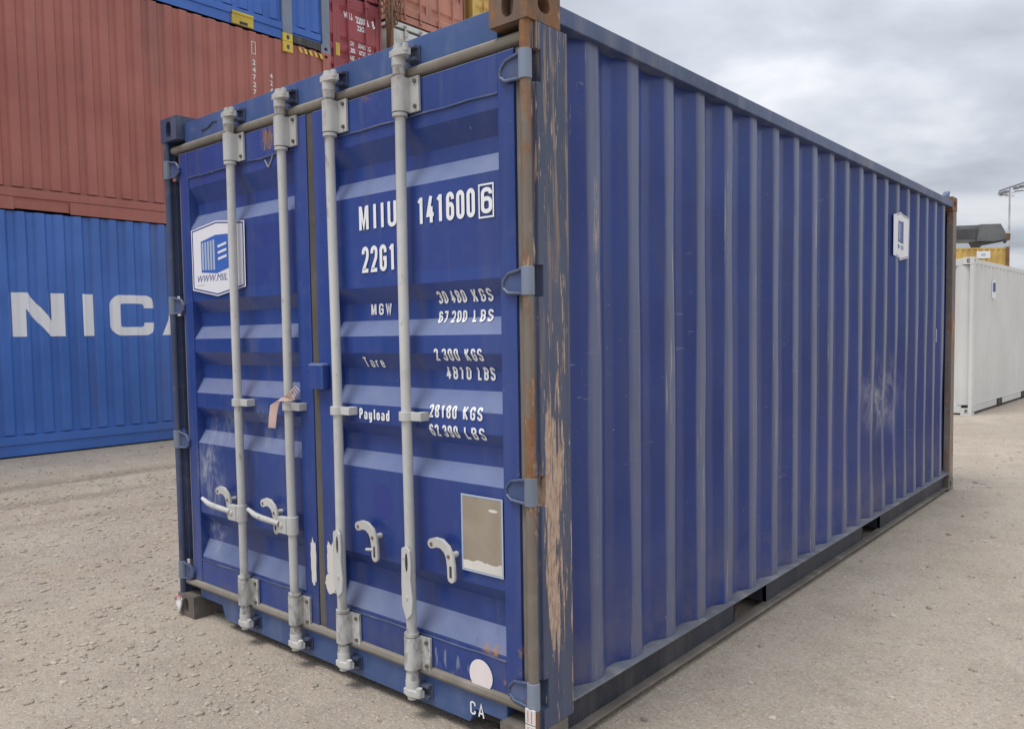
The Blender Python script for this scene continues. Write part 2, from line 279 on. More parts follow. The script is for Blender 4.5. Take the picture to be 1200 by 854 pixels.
# ------------------------------------------------------------------ mesh helpers
class MB:
    def __init__(s): s.v = []; s.f = []
    def add(s, vs, fs):
        n = len(s.v); s.v += [tuple(p) for p in vs]; s.f += [tuple(i+n for i in f) for f in fs]; return s
    def box(s, x0, x1, y0, y1, z0, z1):
        return s.add([(x0, y0, z0), (x1, y0, z0), (x1, y1, z0), (x0, y1, z0), (x0, y0, z1), (x1, y0, z1), (x1, y1, z1), (x0, y1, z1)],
                     [(0, 3, 2, 1), (4, 5, 6, 7), (0, 1, 5, 4), (1, 2, 6, 5), (2, 3, 7, 6), (3, 0, 4, 7)])
    def tube(s, a, b, r, n=16, r1=None):
        a = Vector(a); b = Vector(b); d = (b-a).normalized(); r1 = r if r1 is None else r1
        u = d.orthogonal().normalized(); w = d.cross(u)
        vs = []
        for c, rr in ((a, r), (b, r1)):
            for k in range(n): t = 2*math.pi*k/n; vs.append(c+rr*(math.cos(t)*u+math.sin(t)*w))
        fs = [(k, (k+1) % n, n+(k+1) % n, n+k) for k in range(n)]+[tuple(range(n-1, -1, -1)), tuple(range(n, 2*n))]
        return s.add(vs, fs)
    def prism(s, poly, fa, fb):      # 2-D outline, two mappings (front/back); outline counter-clockwise seen from the front
        n = len(poly)
        vs = [fa(*p) for p in poly]+[fb(*p) for p in poly]
        return s.add(vs, [tuple(range(n)), tuple(range(2*n-1, n-1, -1))]+[(k, n+k, n+(k+1) % n, (k+1) % n) for k in range(n)])
    def path(s, pts, r, n=10):
        pts = [Vector(p) for p in pts]; rings = []
        for i, p in enumerate(pts):
            d = (pts[min(i+1, len(pts)-1)]-pts[max(i-1, 0)]).normalized(); u = d.cross(Vector((0.13, 0.31, 0.94))).normalized(); w = d.cross(u)
            rr = r[i] if isinstance(r, (list, tuple)) else r
            rings.append([p+rr*(math.cos(2*math.pi*k/n)*u+math.sin(2*math.pi*k/n)*w) for k in range(n)])
        vs = [v for ring in rings for v in ring]; fs = []
        for i in range(len(pts)-1):
            for k in range(n): fs.append((i*n+k, i*n+(k+1) % n, (i+1)*n+(k+1) % n, (i+1)*n+k))
        fs += [tuple(range(n-1, -1, -1)), tuple(range((len(pts)-1)*n, len(pts)*n))]
        return s.add(vs, fs)
    def build(s, name, mat, parent=None, bevel=0, smooth=True, wn_=False):
        me = bpy.data.meshes.new(name); bm = bmesh.new()
        bv = [bm.verts.new(p) for p in s.v]
        for f in s.f:
            try: bm.faces.new([bv[i] for i in f])
            except ValueError: pass
        bmesh.ops.recalc_face_normals(bm, faces=bm.faces) if not getattr(s, 'sheet', False) else None
        if bevel:
            ed = [e for e in bm.edges if len(e.link_faces) == 2 and e.calc_face_angle() > 0.6]
            bmesh.ops.bevel(bm, geom=ed, offset=bevel, segments=2, profile=0.5, affect='EDGES', clamp_overlap=True)
        bm.to_mesh(me); bm.free()
        if smooth:
            me.polygons.foreach_set('use_smooth', [True]*len(me.polygons)); me.set_sharp_from_angle(angle=R(38))
        me.materials.append(M[mat])
        o = bpy.data.objects.new(name, me); COL.objects.link(o)
        if parent: o.parent = parent
        if wn_ or bevel:
            w = o.modifiers.new('wn', 'WEIGHTED_NORMAL'); w.keep_sharp = True
        return o
def part(name, mat, parent, fn, bevel=0, **k):
    b = MB(); fn(b); return b.build(name, mat, parent, bevel, **k)
def thing(name, label, cat, loc=(0, 0, 0), rotz=0, group=None):
    o = bpy.data.objects.new(name, None); COL.objects.link(o); o.location = loc; o.rotation_euler = (0, 0, rotz)
    o.empty_display_size = 0.2
    o['label'] = label; o['category'] = cat
    if group: o['group'] = group
    return o
def round_poly(pts, r, seg=3):
    o = [pts[0]]
    for i in range(1, len(pts)-1):
        a, b, c = Vector(pts[i-1]), Vector(pts[i]), Vector(pts[i+1])
        d1 = (a-b); d2 = (c-b); rr = min(r, d1.length*0.45, d2.length*0.45)
        p, q = b+d1.normalized()*rr, b+d2.normalized()*rr
        for k in range(seg+1):
            t = k/seg; o.append(tuple((1-t)**2*p+2*t*(1-t)*b+t*t*q))
    o.append(pts[-1]); return o
def sheet(name, mat, parent, pts, rows, f, smooth=True):     # a profile swept along a second direction; f(u, d, w) gives the point
    b = MB(); n = len(pts)
    for w in rows: b.v += [tuple(f(u, d, w)) for u, d in pts]
    for j in range(len(rows)-1):
        for i in range(n-1): b.f.append((j*n+i, j*n+i+1, (j+1)*n+i+1, (j+1)*n+i))
    b.sheet = True
    return b.build(name, mat, parent, smooth=smooth, wn_=True)
def interp(pts, u):
    if u <= pts[0][0]: return pts[0][1]
    for (a, da), (b, db) in zip(pts, pts[1:]):
        if u <= b: return da+(db-da)*(u-a)/max(b-a, 1e-9)
    return pts[-1][1]

# ------------------------------------------------------------------ lettering / decals laid on a surface
def flat_text(txt, bold=0.02, shear=0):
    cu = bpy.data.curves.new('t', 'FONT'); cu.body = txt; cu.size = 1; cu.offset = bold; cu.resolution_u = 4; cu.shear = shear
    o = bpy.data.objects.new('t', cu); COL.objects.link(o)
    bpy.context.view_layer.update()
    me = bpy.data.meshes.new_from_object(o.evaluated_get(bpy.context.evaluated_depsgraph_get()))
    vs = [(v.co.x, v.co.y) for v in me.vertices]; fs = [tuple(p.vertices) for p in me.polygons]
    bpy.data.objects.remove(o); bpy.data.curves.remove(cu); bpy.data.meshes.remove(me)
    return vs, fs
def fit(vs, a0, a1, b0, b1):
    xs = [v[0] for v in vs]; ys = [v[1] for v in vs]
    sx = (a1-a0)/(max(xs)-min(xs)); sy = (b1-b0)/(max(ys)-min(ys))
    return [(a0+(x-min(xs))*sx, b0+(y-min(ys))*sy) for x, y in vs]
def decal(name, mat, parent, vs, fs, surf, cuts_a=(), cuts_b=()):
    """2-D polygons (a, b) -> cut at the folds of the surface -> laid on it by surf(a, b)"""
    bm = bmesh.new(); bv = [bm.verts.new((p_[0], p_[1], p_[2] if len(p_) > 2 else 0)) for p_ in vs]; deep = len(vs[0]) > 2
    for f in fs:
        try: bm.faces.new([bv[i] for i in f])
        except ValueError: pass
    for cuts, no in ((cuts_a, (1, 0, 0)), (cuts_b, (0, 1, 0))):
        lo = min(v.co.dot(Vector(no)) for v in bm.verts); hi = max(v.co.dot(Vector(no)) for v in bm.verts)
        for c in cuts:
            if lo < c < hi:
                bmesh.ops.bisect_plane(bm, geom=bm.verts[:]+bm.edges[:]+bm.faces[:], plane_co=Vector(no)*c, plane_no=no)
    for v in bm.verts: v.co = Vector(surf(v.co.x, v.co.y, v.co.z) if deep else surf(v.co.x, v.co.y))
    me = bpy.data.meshes.new(name); bm.to_mesh(me); bm.free(); me.materials.append(M[mat])
    o = bpy.data.objects.new(name, me); COL.objects.link(o); o.parent = parent
    return o
def ring2(outer, inner):      # outline band between two polygons of equal length
    n = len(outer); return list(outer)+list(inner), [(k, (k+1) % n, n+(k+1) % n, n+k) for k in range(n)]
def oval(cx, cy, rx, ry, n=24): return [(cx+rx*math.cos(2*math.pi*k/n), cy+ry*math.sin(2*math.pi*k/n)) for k in range(n)]

# ------------------------------------------------------------------ container kit
def casting_mesh(b, x0, y0, z0, sx, sy, sz, hole=True):
    """ISO corner casting 162 x 178 x 118 with slotted faces; sx/sy/sz = outward signs, (x0,y0,z0) the outer corner"""
    X, Y, Z = 0.162, 0.178, 0.118
    def P(u, v, w): return (x0-sx*u, y0-sy*v, z0-sz*w)      # u,v,w measured inwards
    n = 16
    def face(mapper, A, B, ra, rb):
        rect = []
        for k in range(n):
            t = 2*math.pi*(k+0.5)/n; c, s_ = math.cos(t), math.sin(t); m = max(abs(c), abs(s_))
            rect.append((A/2+A/2*c/m, B/2+B/2*s_/m))
        for k in range(4):      # snap the nearest to true corners
            q = (A*(k in (0, 3)), B*(k in (0, 1))); i = min(range(n), key=lambda i: (rect[i][0]-q[0])**2+(rect[i][1]-q[1])**2); rect[i] = q
        ov = []
        for k in range(n):
            t = 2*math.pi*(k+0.5)/n; c, s_ = math.cos(t), math.sin(t); q = 2.6
            ov.append((A/2+ra*math.copysign(abs(c)**(2/q), c), B/2+rb*math.copysign(abs(s_)**(2/q), s_)))
        vs = [mapper(a, bb, 0) for a, bb in rect]+[mapper(a, bb, 0) for a, bb in ov]+[mapper(a, bb, 0.075) for a, bb in ov]
        fs = [(k, (k+1) % n, n+(k+1) % n, n+k) for k in range(n)]+[(n+k, n+(k+1) % n, 2*n+(k+1) % n, 2*n+k) for k in range(n)]+[tuple(range(2*n, 3*n))]
        b.add(vs, fs)
    if hole:
        face(lambda a, c, d: P(a, d, c), X, Z, 0.026, 0.040)
        face(lambda a, c, d: P(d, a, c), Y, Z, 0.032, 0.026)
        face(lambda a, c, d: P(a, c, d), X, Y, 0.032, 0.060)
    else:
        b.add([P(0, 0, 0), P(X, 0, 0), P(X, 0, Z), P(0, 0, Z)], [(0, 1, 2, 3)]); b.add([P(0, 0, 0), P(0, Y, 0), P(0, Y, Z), P(0, 0, Z)], [(0, 1, 2, 3)])
        b.add([P(0, 0, 0), P(X, 0, 0), P(X, Y, 0), P(0, Y, 0)], [(0, 1, 2, 3)])
    b.add([P(X, 0, 0), P(X, Y, 0), P(X, Y, Z), P(X, 0, Z)], [(0, 1, 2, 3)])
    b.add([P(0, Y, 0), P(X, Y, 0), P(X, Y, Z), P(0, Y, Z)], [(0, 1, 2, 3)])
    b.add([P(0, 0, Z), P(X, 0, Z), P(X, Y, Z), P(0, Y, Z)], [(0, 1, 2, 3)])
W = 2.438
def castings(root, L, H, matf, hole=True, bottom=True):
    for zi, (z, sz) in enumerate(((0, -1), (H, 1))):
        for yi, (y, sy) in enumerate(((0, -1), (L, 1))):
            for xi, (x, sx) in enumerate(((-W, -1), (0, 1))):
                b = MB(); casting_mesh(b, x, y, z, sx, sy, sz, hole)
                o = b.build('corner_casting', matf(xi, yi, zi), root, smooth=False)
def wall_profile(L, pitch, outer, slope, depth, xo, e0, ya, yb):
    """(y, x) polyline of a trapezoid-corrugated side; e0 = end of the first proud flat"""
    pts = [(ya, xo-depth)]; e = e0; inner = pitch-outer-2*slope
    while e-outer-slope < ya+0.02: e += pitch
    while e+slope < yb-0.02:
        pts += [(e-outer-slope, xo-depth), (e-outer, xo), (e, xo), (e+slope, xo-depth)]; e += pitch
    pts.append((yb, xo-depth)); return pts
# door leaf profile (z, y) of the photographed box, folds measured on it
def door_profile(yp, depth, H=2.591):
    k = H/2.591
    f = [(0.322, 0), (0.338, 0), (0.424, 1), (0.515, 1), (0.569, 0), (0.930, 0), (0.993, 1), (1.061, 1), (1.113, 0), (1.188, 0), (1.261, 1), (1.332, 1), (1.395, 0),
         (1.462, 0), (1.524, 1), (1.595, 1), (1.655, 0), (2.018, 0), (2.087, 1), (2.144, 1), (2.223, 0), (2.270, 0)]
    return [(z*k, yp+depth*d) for z, d in f]

def door_leaf(root, x0, x1, s0, s1, mat, H, detail):
    """stiles, top and bottom plate, folded sheet; s0/s1 = stile widths"""
    k = H/2.591; z0, z1 = 0.203, H-0.188
    d = MB(); yf = 0.030
    d.box(x0, x0+s0, yf, 0.085, z0, z1); d.box(x1-s1, x1, yf, 0.085, z0, z1)
    d.box(x0+s0, x1-s1, yf+0.002, 0.084, z0, 0.322*k); d.box(x0+s0, x1-s1, yf+0.002, 0.084, 2.27*k, z1)
    door = d.build('door', mat, root, bevel=0.004 if detail else 0)
    prof = door_profile(0.036, 0.040, H)
    pp = prof
    def f(z, y, x): return (x, y+(0.0008*mnoise.noise(Vector((x*2.2, z*1.5, 3.3))) if detail else 0), z)
    n = 12 if detail else 1
    rows = [x0+s0-0.002+(x1-x0-s0-s1+0.004)*i/n for i in range(n, -1, -1)]
    sheet('door_panel', mat, door, pp, rows, f, smooth=False)
    return door, prof

def container(name, label, loc, rotz, L, H, mat, group=None, doors='none', pitch=0.2785, outer=0.072, slope=0.068, depth=0.036, rail='mid', cmat=None, front='sheet', holes=True, pockets=True, e0=0.437, flush=False):
    """plain background box: castings, posts, rails, corrugated walls, roof, ends"""
    root = thing(name, label, 'container', loc, rotz, group)
    cm = cmat or mat
    castings(root, L, H, (lambda a, b, c: cm), holes)
    for x0, x1 in ((-W+0.001, -W+0.055), (-0.055, -0.001)):
        for y0, y1 in ((0.004, 0.15), (L-0.15, L-0.004)):
            part('corner_post', cm, root, lambda b: b.box(x0, x1, y0, y1, 0.117, H-0.117), 0.004)
    rt_ = 0.06
    for sx in (0, 1):
        xa, xb = ((-0.062, -0.003) if sx else (-W+0.003, -W+0.062))
        if flush: part('top_rail', mat, root, lambda b: b.box(xa+0.045*(1-sx)-0.05*sx, xb+0.05*(1-sx)-0.045*sx, 0.177, L-0.177, H-0.105, H-0.012), 0.004)
        else: part('top_rail', mat, root, lambda b: b.box(xa, xb, 0.177, L-0.177, H-0.105, H-0.033), 0.004)
        def low(b):
            if rail == 'deep':      # 40/45 ft: deep stepped bottom rail
                b.box(xa, xb, 0.177, L-0.177, 0.158, 0.258); b.box(xa+0.03*sx+0.018*(1-sx), xb-0.018*sx-0.03*(1-sx), 0.177, L-0.177, 0.022, 0.16); b.box(xa+0.004+0.03*(1-sx), xb-0.03*sx-0.004, 0.177, L-0.177, 0.257, 0.30)
            else:
                b.box(xa+0.012, xb-0.012, 0.177, L-0.177, 0.045, 0.16); b.box(xa, xb, 0.177, L-0.177, 0.16, 0.172)
        part('bottom_rail', mat, root, low, 0.003)
        zb = 0.276 if rail == 'deep' else 0.172
        prof = wall_profile(L, pitch, outer, slope, depth, -0.006, e0, 0.13, L-0.13)
        rows = [zb, H-0.010 if flush else H-0.104]
        if sx: sheet('side_wall', mat, root, prof, rows, lambda u, d, w: (d, u, w))
        else: sheet('side_wall', mat, root, prof, rows[::-1], lambda u, d, w: (-W-d, u, w))
        if pockets and rail != 'deep':
            for yc in (L/2-1.024, L/2+1.024):
                part('fork_pocket', 'dark', root, lambda b: b.box(xb-0.02 if sx else xa-0.001, xb+0.001 if sx else xa+0.02, yc-0.18, yc+0.18, 0.047, 0.158))
    part('roof', mat, root, lambda b: b.box(-W+0.06, -0.06, 0.1, L-0.1, H-0.06, H-0.022))
    part('floor', 'dark', root, lambda b: b.box(-W+0.066, -0.066, 0.06, L-0.06, 0.06, 0.2))
    ends = [0, 1]
    for en in ends:
        y0, y1 = ((0.02, 0.10) if en == 0 else (L-0.10, L-0.02))
        part('end_header', mat, root, lambda b: b.box(-W+0.161, -0.161, y0, y1, H-0.13, H-0.02), 0.004)
        part('end_sill', mat, root, lambda b: b.box(-W+0.161, -0.161, y0, y1, 0.03, 0.17), 0.004)
        if en == 0 and doors != 'none': continue
        ex = wall_profile(W, 0.25, 0.075, 0.06, 0.04, -0.012, 0.3, 0.05, W-0.05)
        if en == 0: sheet('end_wall', mat, root, ex, [0.17, H-0.13], lambda u, d, w: (-W+u, -d, w))
        else: sheet('end_wall', mat, root, ex, [H-0.13, 0.17], lambda u, d, w: (-W+u, L+d, w))
    if doors != 'none':
        for (x0, x1) in ((-2.37, -1.225), (-1.213, -0.068)):
            door_leaf(root, x0, x1, 0.08, 0.08, mat, H, False)
        for x in (-2.0, -1.52, -0.92, -0.44):
            def rodf(b):
                b.tube((x, -0.005, 0.09), (x, -0.005, H-0.08), 0.021, 10)
            rod = part('lock_rod', 'gear' if doors == 'grey' else doors, root, rodf)
            for z in (0.25, H*0.45, H-0.25):
                part('bracket', 'gear' if doors == 'grey' else doors, rod, lambda b: b.box(x-0.03, x+0.075, -0.02, 0.03, z-0.06, z+0.06), 0.004)
            for z in (0.10, H-0.09):
                part('cam', 'gear' if doors == 'grey' else doors, rod, lambda b: b.tube((x, -0.012, z-0.02), (x, -0.012, z+0.02), 0.038, 8))
        for x0, x1 in ((-2.385, -2.372), (-1.226, -1.212), (-0.067, -0.054)):
            part('gasket', 'seal', root, lambda b: b.box(x0, x1, 0.034, 0.09, 0.19, H-0.17))
        part('door_back', 'dark', root, lambda b: b.box(-W+0.06, -0.06, 0.092, 0.11, 0.16, H-0.12))
    return root

# ------------------------------------------------------------------ ground
RISE = 0.098
def hgt(x, y):
    t = min(1, max(0, (-x-4.2)/3.6)); t = t*t*(3-2*t)
    z = RISE*t
    n = 0.013*mnoise.noise(Vector((x*0.7, y*0.7, 0.3)))+0.006*mnoise.noise(Vector((x*2.3, y*2.3, 1.3)))+0.004*mnoise.noise(Vector((x*6, y*6, 5)))
    # tyre ruts running beside the stacked boxes
    for xc, wd, dp in ((-6.90, 0.16, 0.026), (-6.10, 0.15, 0.024), (-5.30, 0.13, 0.016)):
        xx = x-(xc+0.12*math.sin(y*0.35)); n += -dp*math.exp(-(xx/wd)**2)+0.5*dp*math.exp(-((abs(xx)-1.9*wd)/(0.6*wd))**2)
    def flat(ax, bx, ay, by, m):      # settle the ground under what stands on it
        dxx = max(ax-x, 0, x-bx); dyy = max(ay-y, 0, y-by); d = math.hypot(dxx, dyy)
        return min(1, d/m)
    k = min(flat(-2.6, 0.1, -0.1, 6.2, 0.5), flat(-12, -8.6, -8, 6.2, 0.6), flat(-4.2, -0.8, 12.6, 20, 0.8))
    return z+(n-0.004)*k
def axis(lo, hi, st, far):
    a = list(np.arange(lo, hi+1e-6, st)); d = st
    r = []; x = hi
    while x < far: d *= 1.35; x += d; r.append(x)
    d = st; l = []; x = lo
    while x > -far: d *= 1.35; x -= d; l.append(x)
    return l[::-1]+a+r
gx, gy = axis(-9.6, 4.6, 0.075, 1500), axis(-1.6, 13.0, 0.075, 1500)
gv = [(x, y, hgt(x, y) if (-40 < x < 40 and -40 < y < 60) else (RISE if x < -8 else 0.0)-0.004) for y in gy for x in gx]
nx = len(gx); gf = [(j*nx+i, j*nx+i+1, (j+1)*nx+i+1, (j+1)*nx+i) for j in range(len(gy)-1) for i in range(nx-1)]
s = NT('gravel_ground')
x_, y_, z_ = s.xyz()
left = s.step(x_, -1.0, -4.5)      # map range with swapped ends: 0 on the right, 1 on the left
lw = s.math('SUBTRACT', 1.0, s.step(x_, -4.2, -1.6))
c = s.mix(s.step(s.noise(0.55, 6, 0.65), 0.30, 0.70), (0.385, 0.322, 0.252), (0.450, 0.388, 0.312))
c = s.mix(s.math('MULTIPLY', s.step(s.noise(2.6, 6, 0.7), 0.42, 0.70), 0.60), c, (0.300, 0.250, 0.198))
c = s.mix(s.math('MULTIPLY', s.step(s.noise(0.33, 5, 0.6, s.mapped((1, 0.5, 1), (11, 4, 0))), 0.48, 0.66), 0.40), c, (0.285, 0.243, 0.198))
c = s.mix(s.math('MULTIPLY', s.step(s.noise(1.7, 7, 0.72, s.mapped((1, 1, 1), (21, 9, 0)), 0.8), 0.60, 0.70), 0.45), c, (0.250, 0.208, 0.165))
c = s.mix(s.math('MULTIPLY', s.step(s.noise(1.1, 5, 0.6, s.mapped((1, 1, 1), (7, 3, 0))), 0.45, 0.72), s.math('MULTIPLY', lw, 0.55)), c, (0.430, 0.330, 0.255))
# packed, damper soil in the wheel tracks
trn = s.noise(3.0, 5, 0.7, s.mapped((1, 0.35, 1)))
wob = s.math('MULTIPLY', s.math('SINE', s.math('MULTIPLY', y_, 0.35)), 0.12)
for xc, wd, k in ((-6.90, 0.17, 0.80), (-6.10, 0.15, 0.75), (-5.30, 0.12, 0.55)):
    dd = s.math('ABSOLUTE', s.math('SUBTRACT', s.math('SUBTRACT', x_, wob), xc))
    tm = s.math('SUBTRACT', 1.0, s.step(dd, wd*0.3, wd*1.3))
    c = s.mix(s.math('MULTIPLY', s.math('MULTIPLY', tm, s.step(trn, 0.30, 0.58)), k), c, (0.235, 0.190, 0.148))
# pebbles and grit bedded in the surface, denser on the left where the yard is loose
pv = s.voro(34, s.mapped((1, 1, 1), (0, 0, 0))); pcol = s.voro(34, None, 'F1', 'Color')
pc = s.t.nodes.new('ShaderNodeSeparateColor'); s.link(pcol, pc.inputs[0])
pm = s.math('MULTIPLY', s.math('SUBTRACT', 1.0, s.step(pv, 0.18, 0.40)), s.step(pc.outputs[0], s.math('MULTIPLY_ADD', lw, -0.50, 0.80), s.math('MULTIPLY_ADD', lw, -0.50, 0.88)))
c = s.mix(s.math('MULTIPLY', pm, 0.55), c, s.mix(s.step(pc.outputs[1], 0.10, 0.4), (0.24, 0.215, 0.185), (0.54, 0.49, 0.425)))
g2 = s.voro(120); g2c = s.t.nodes.new('ShaderNodeSeparateColor'); s.link(s.voro(120, None, 'F1', 'Color'), g2c.inputs[0])
c = s.mix(s.math('MULTIPLY', s.step(g2c.outputs[0], 0.80, 0.92), 0.40), c, (0.58, 0.54, 0.48))
c = s.mix(s.math('MULTIPLY', s.step(g2c.outputs[1], 0.82, 0.95), 0.40), c, (0.17, 0.15, 0.128))
c = s.mix(s.math('MULTIPLY', s.step(s.noise(22, 7, 0.78), 0.48, 0.72), 0.30), c, (0.23, 0.20, 0.168))
c = s.mix(s.math('MULTIPLY', s.step(s.noise(9, 7, 0.75, s.mapped((1, 1, 1), (2, 5, 1))), 0.50, 0.75), 0.35), c, (0.49, 0.445, 0.385))
clod = s.math('MULTIPLY', s.noise(17, 6, 0.72), s.math('MULTIPLY_ADD', lw, 2.2, 0.5))
h = s.math('ADD', s.math('ADD', clod, s.math('MULTIPLY', s.noise(60, 6, 0.75), 0.6)), s.math('SUBTRACT', s.math('MULTIPLY', pm, 0.7), s.math('MULTIPLY', g2, 0.3)))
s.bump(h, 0.60, 0.016)
M['ground'] = s.done(c, 0.92, 0, 0.25)
me = bpy.data.meshes.new('ground'); me.from_pydata(gv, [], gf); me.polygons.foreach_set('use_smooth', [True]*len(gf)); me.materials.append(M['ground'])
go = bpy.data.objects.new('ground', me); COL.objects.link(go); go['kind'] = 'structure'
go['label'] = 'beige grey compacted gravel yard with wheel tracks'

# ------------------------------------------------------------------ the blue 20 ft box in front
L, H = 6.058, 2.591
box = thing('shipping_container', 'dark blue twenty foot container with four white locking rods and scraped corner post', 'container')
castings(box, L, H, lambda a, b, c: ('rustcast' if (a == 1 and c == 1) else 'dirtcast' if c == 0 else 'cast'))
# corner posts on the door side: side plate, web and the round hinge bar
for xo, sg in ((0.0, -1), (-W, 1)):
    X = lambda u: xo+sg*u
    def pf(b):
        edge = [(0.214, H-0.1185), (0.046, H-0.1185)]
        for z in (2.333, 1.636, 0.936, 0.240): edge += [(0.046, z+0.052), (0.070, z+0.052), (0.070, z-0.052), (0.046, z-0.052)]
        edge += [(0.046, 0.1185), (0.214, 0.1185)]
        b.prism(edge, lambda y, z: (X(0), y, z), lambda y, z: (X(0.048), y, z))
        zs_ = [0.1185]+[q for z in (0.240, 0.936, 1.636, 2.333) for q in (z-0.052, z+0.052)]+[H-0.1185]
        for za, zb in zip(zs_[0::2], zs_[1::2]): b.box(min(X(0.012), X(0.040)), max(X(0.012), X(0.040)), 0.020, 0.050, za, zb)
        b.box(min(X(0.040), X(0.12)), max(X(0.040), X(0.12)), 0.105, 0.205, 0.1185, H-0.1185)
    cp = part('corner_post', 'post' if sg < 0 else 'cast', box, pf, 0.003)
    part('hinge_bar', 'bar' if sg < 0 else 'cast', cp, lambda b: b.tube((X(0.026), 0.020, 0.119), (X(0.026), 0.020, H-0.119), 0.0185, 20))
for x0, x1 in ((-0.055, -0.002), (-W+0.002, -W+0.055)):
    part('corner_post', 'bar', box, lambda b: b.box(x0, x1, L-0.13, L-0.004, 0.1185, H-0.1185), 0.006)
for sx in (0, 1):
    xa, xb = ((-0.085, 0.0) if sx else (-W, -W+0.085))
    part('top_rail', 'rail', box, lambda b: b.box(xa, xb, 0.179, L-0.179, 2.497, 2.558), 0.006)
    def low(b):
        fx0, fx1 = (-0.075, 0.0) if sx else (-W, -W+0.075)
        wx0, wx1 = (-0.056, -0.040) if sx else (-W+0.040, -W+0.056)
        lx0, lx1 = (-0.056, -0.012) if sx else (-W+0.012, -W+0.056)
        ys = [0.179, 1.61, 1.985, 3.60, 3.985, L-0.179]      # web interrupted by the two fork pockets
        for a, c2 in zip(ys[0::2], ys[1::2]): b.box(wx0, wx1, a, c2, 0.0385, 0.1575)
    part('bottom_rail', 'lowrail', box, low)
    fx0, fx1 = (-0.075, 0.0) if sx else (-W, -W+0.075)
    lx0, lx1 = (-0.056, -0.004) if sx else (-W+0.004, -W+0.056)
    part('rail_lip', 'lip', box, lambda b: b.box(lx0, lx1, 0.179, L-0.179, 0.026, 0.038), 0.002)
    part('rail_flange', 'dusty', box, lambda b: b.box(fx0, fx1, 0.215, L-0.131, 0.158, 0.166), 0.002)
    for a, c2 in ((1.61, 1.985), (3.60, 3.985)):
        x0_, x1_ = (-0.5, -0.040) if sx else (-W+0.040, -W+0.5)
        for q in (a-0.008, c2): part('fork_pocket', 'lowrail', box, lambda b: b.box(x0_, x1_, q, q+0.008, 0.039, 0.157))
WP = wall_profile(L, 0.2785, 0.056, 0.080, 0.038, -0.024, 0.437, 0.205, L-0.10)
WPR = round_poly(WP, 0.010, 3)
def wob_(y, z):
    e = min(1, (z-0.17)/0.25, (2.49-z)/0.25); e = max(0, e)
    d = 0.0045*mnoise.noise(Vector((y*1.3, z*1.2, 0.7)))+0.003*mnoise.noise(Vector((y*3.1, z*1.9, 4.2)))
    d -= 0.016*math.exp(-((y-4.2)/0.9)**2-((z-0.75)/0.45)**2)      # shallow dent with the rubbed patch
    return d*e
def wshift(y, z):      # bent crests: ribs lean a little
    e = max(0, min(1, (z-0.17)/0.3, (2.49-z)/0.3))
    return e*(0.007*mnoise.noise(Vector((y*2.2, z*1.6, 9.1)))+0.010*math.exp(-((y-4.6)/1.0)**2-((z-0.7)/0.4)**2)*mnoise.noise(Vector((y*5, z*5, 2))))
rows = [0.1665+(2.4965-0.1665)*i/30 for i in range(31)]
sheet('side_wall', 'side', box, WPR, rows, lambda u, d, w: (d+wob_(u, w), u+wshift(u, w), w))
sheet('side_wall', 'side', box, WP, rows[::-15], lambda u, d, w: (-W-d, u, w))
part('roof', 'blue', box, lambda b: b.box(-W+0.0855, -0.0855, 0.1, L-0.1, 2.52, 2.552))
def rp(b):      # the bent-up roof plate at the far end
    b.prism([(5.58, 2.559), (5.80, 2.559), (5.835, 2.622), (5.815, 2.628), (5.74, 2.590)], lambda y, z: (-0.012, y, z), lambda y, z: (-0.055, y, z))
part('roof_plate', 'rail', box, rp)
part('floor', 'dark', box, lambda b: b.box(-W+0.08, -0.08, 0.09, L-0.06, 0.12, 0.157))
part('end_wall', 'blue', box, lambda b: b.box(-W+0.05, -0.05, L-0.06, L-0.02, 0.17, 2.5))
part('end_sill', 'rail', box, lambda b: b.box(-W+0.163, -0.163, L-0.1, L-0.01, 0.03, 0.168), 0.004)
# door header and sill
part('door_header', 'blue', box, lambda b: b.box(-W+0.163, -0.163, 0.042, 0.12, 2.452, 2.556), 0.005)
part('header_lip', 'blue', box, lambda b: b.box(-W+0.05, -0.05, 0.060, 0.13, 2.405, 2.4515))
def sill(b):
    pts = [(-2.275, 0.112), (-2.275, 0.160), (-0.163, 0.160), (-0.163, 0.098), (-0.318, 0.098), (-0.345, 0.044), (-2.035, 0.044), (-2.062, 0.112)]
    b.prism(pts[::-1], lambda x, z: (x, 0.040, z), lambda x, z: (x, 0.115, z))
part('door_sill', 'blue', box, sill, 0.004)
part('sill_shelf', 'lowrail', box, lambda b: b.box(-W+0.05, -0.05, 0.042, 0.12, 0.1605, 0.1665))
for xa, xb in ((-2.27, -2.04), (-0.345, -0.165)): part('sill_recess', 'dark', box, lambda b: b.box(xa, xb, 0.116, 0.13, 0.03, 0.15))
def seal(name, a, c, r):
    part(name, 'seal', box, lambda b: b.tube(a, c, r, 12))
def hg(b):
    b.prism([(0.022, 2.428), (0.028, 2.416), (0.060, 2.408), (0.060, 2.450), (0.034, 2.451), (0.023, 2.442)], lambda y, z: (-0.052, y, z), lambda y, z: (-W+0.052, y, z))
part('gasket', 'seal', box, hg, 0.003)
def sg_(b):
    b.prism([(0.016, 0.180), (0.022, 0.1675), (0.060, 0.167), (0.060, 0.204), (0.034, 0.204), (0.020, 0.197)], lambda y, z: (-0.052, y, z), lambda y, z: (-W+0.052, y, z))
part('gasket', 'seal', box, sg_, 0.003)
part('gasket', 'seal2', box, lambda b: b.box(-1.232, -1.186, 0.033, 0.060, 0.205, 2.405), 0.008)
part('gasket', 'seal', box, lambda b: b.box(-2.340, -2.316, 0.040, 0.10, 0.205, 2.405), 0.004)
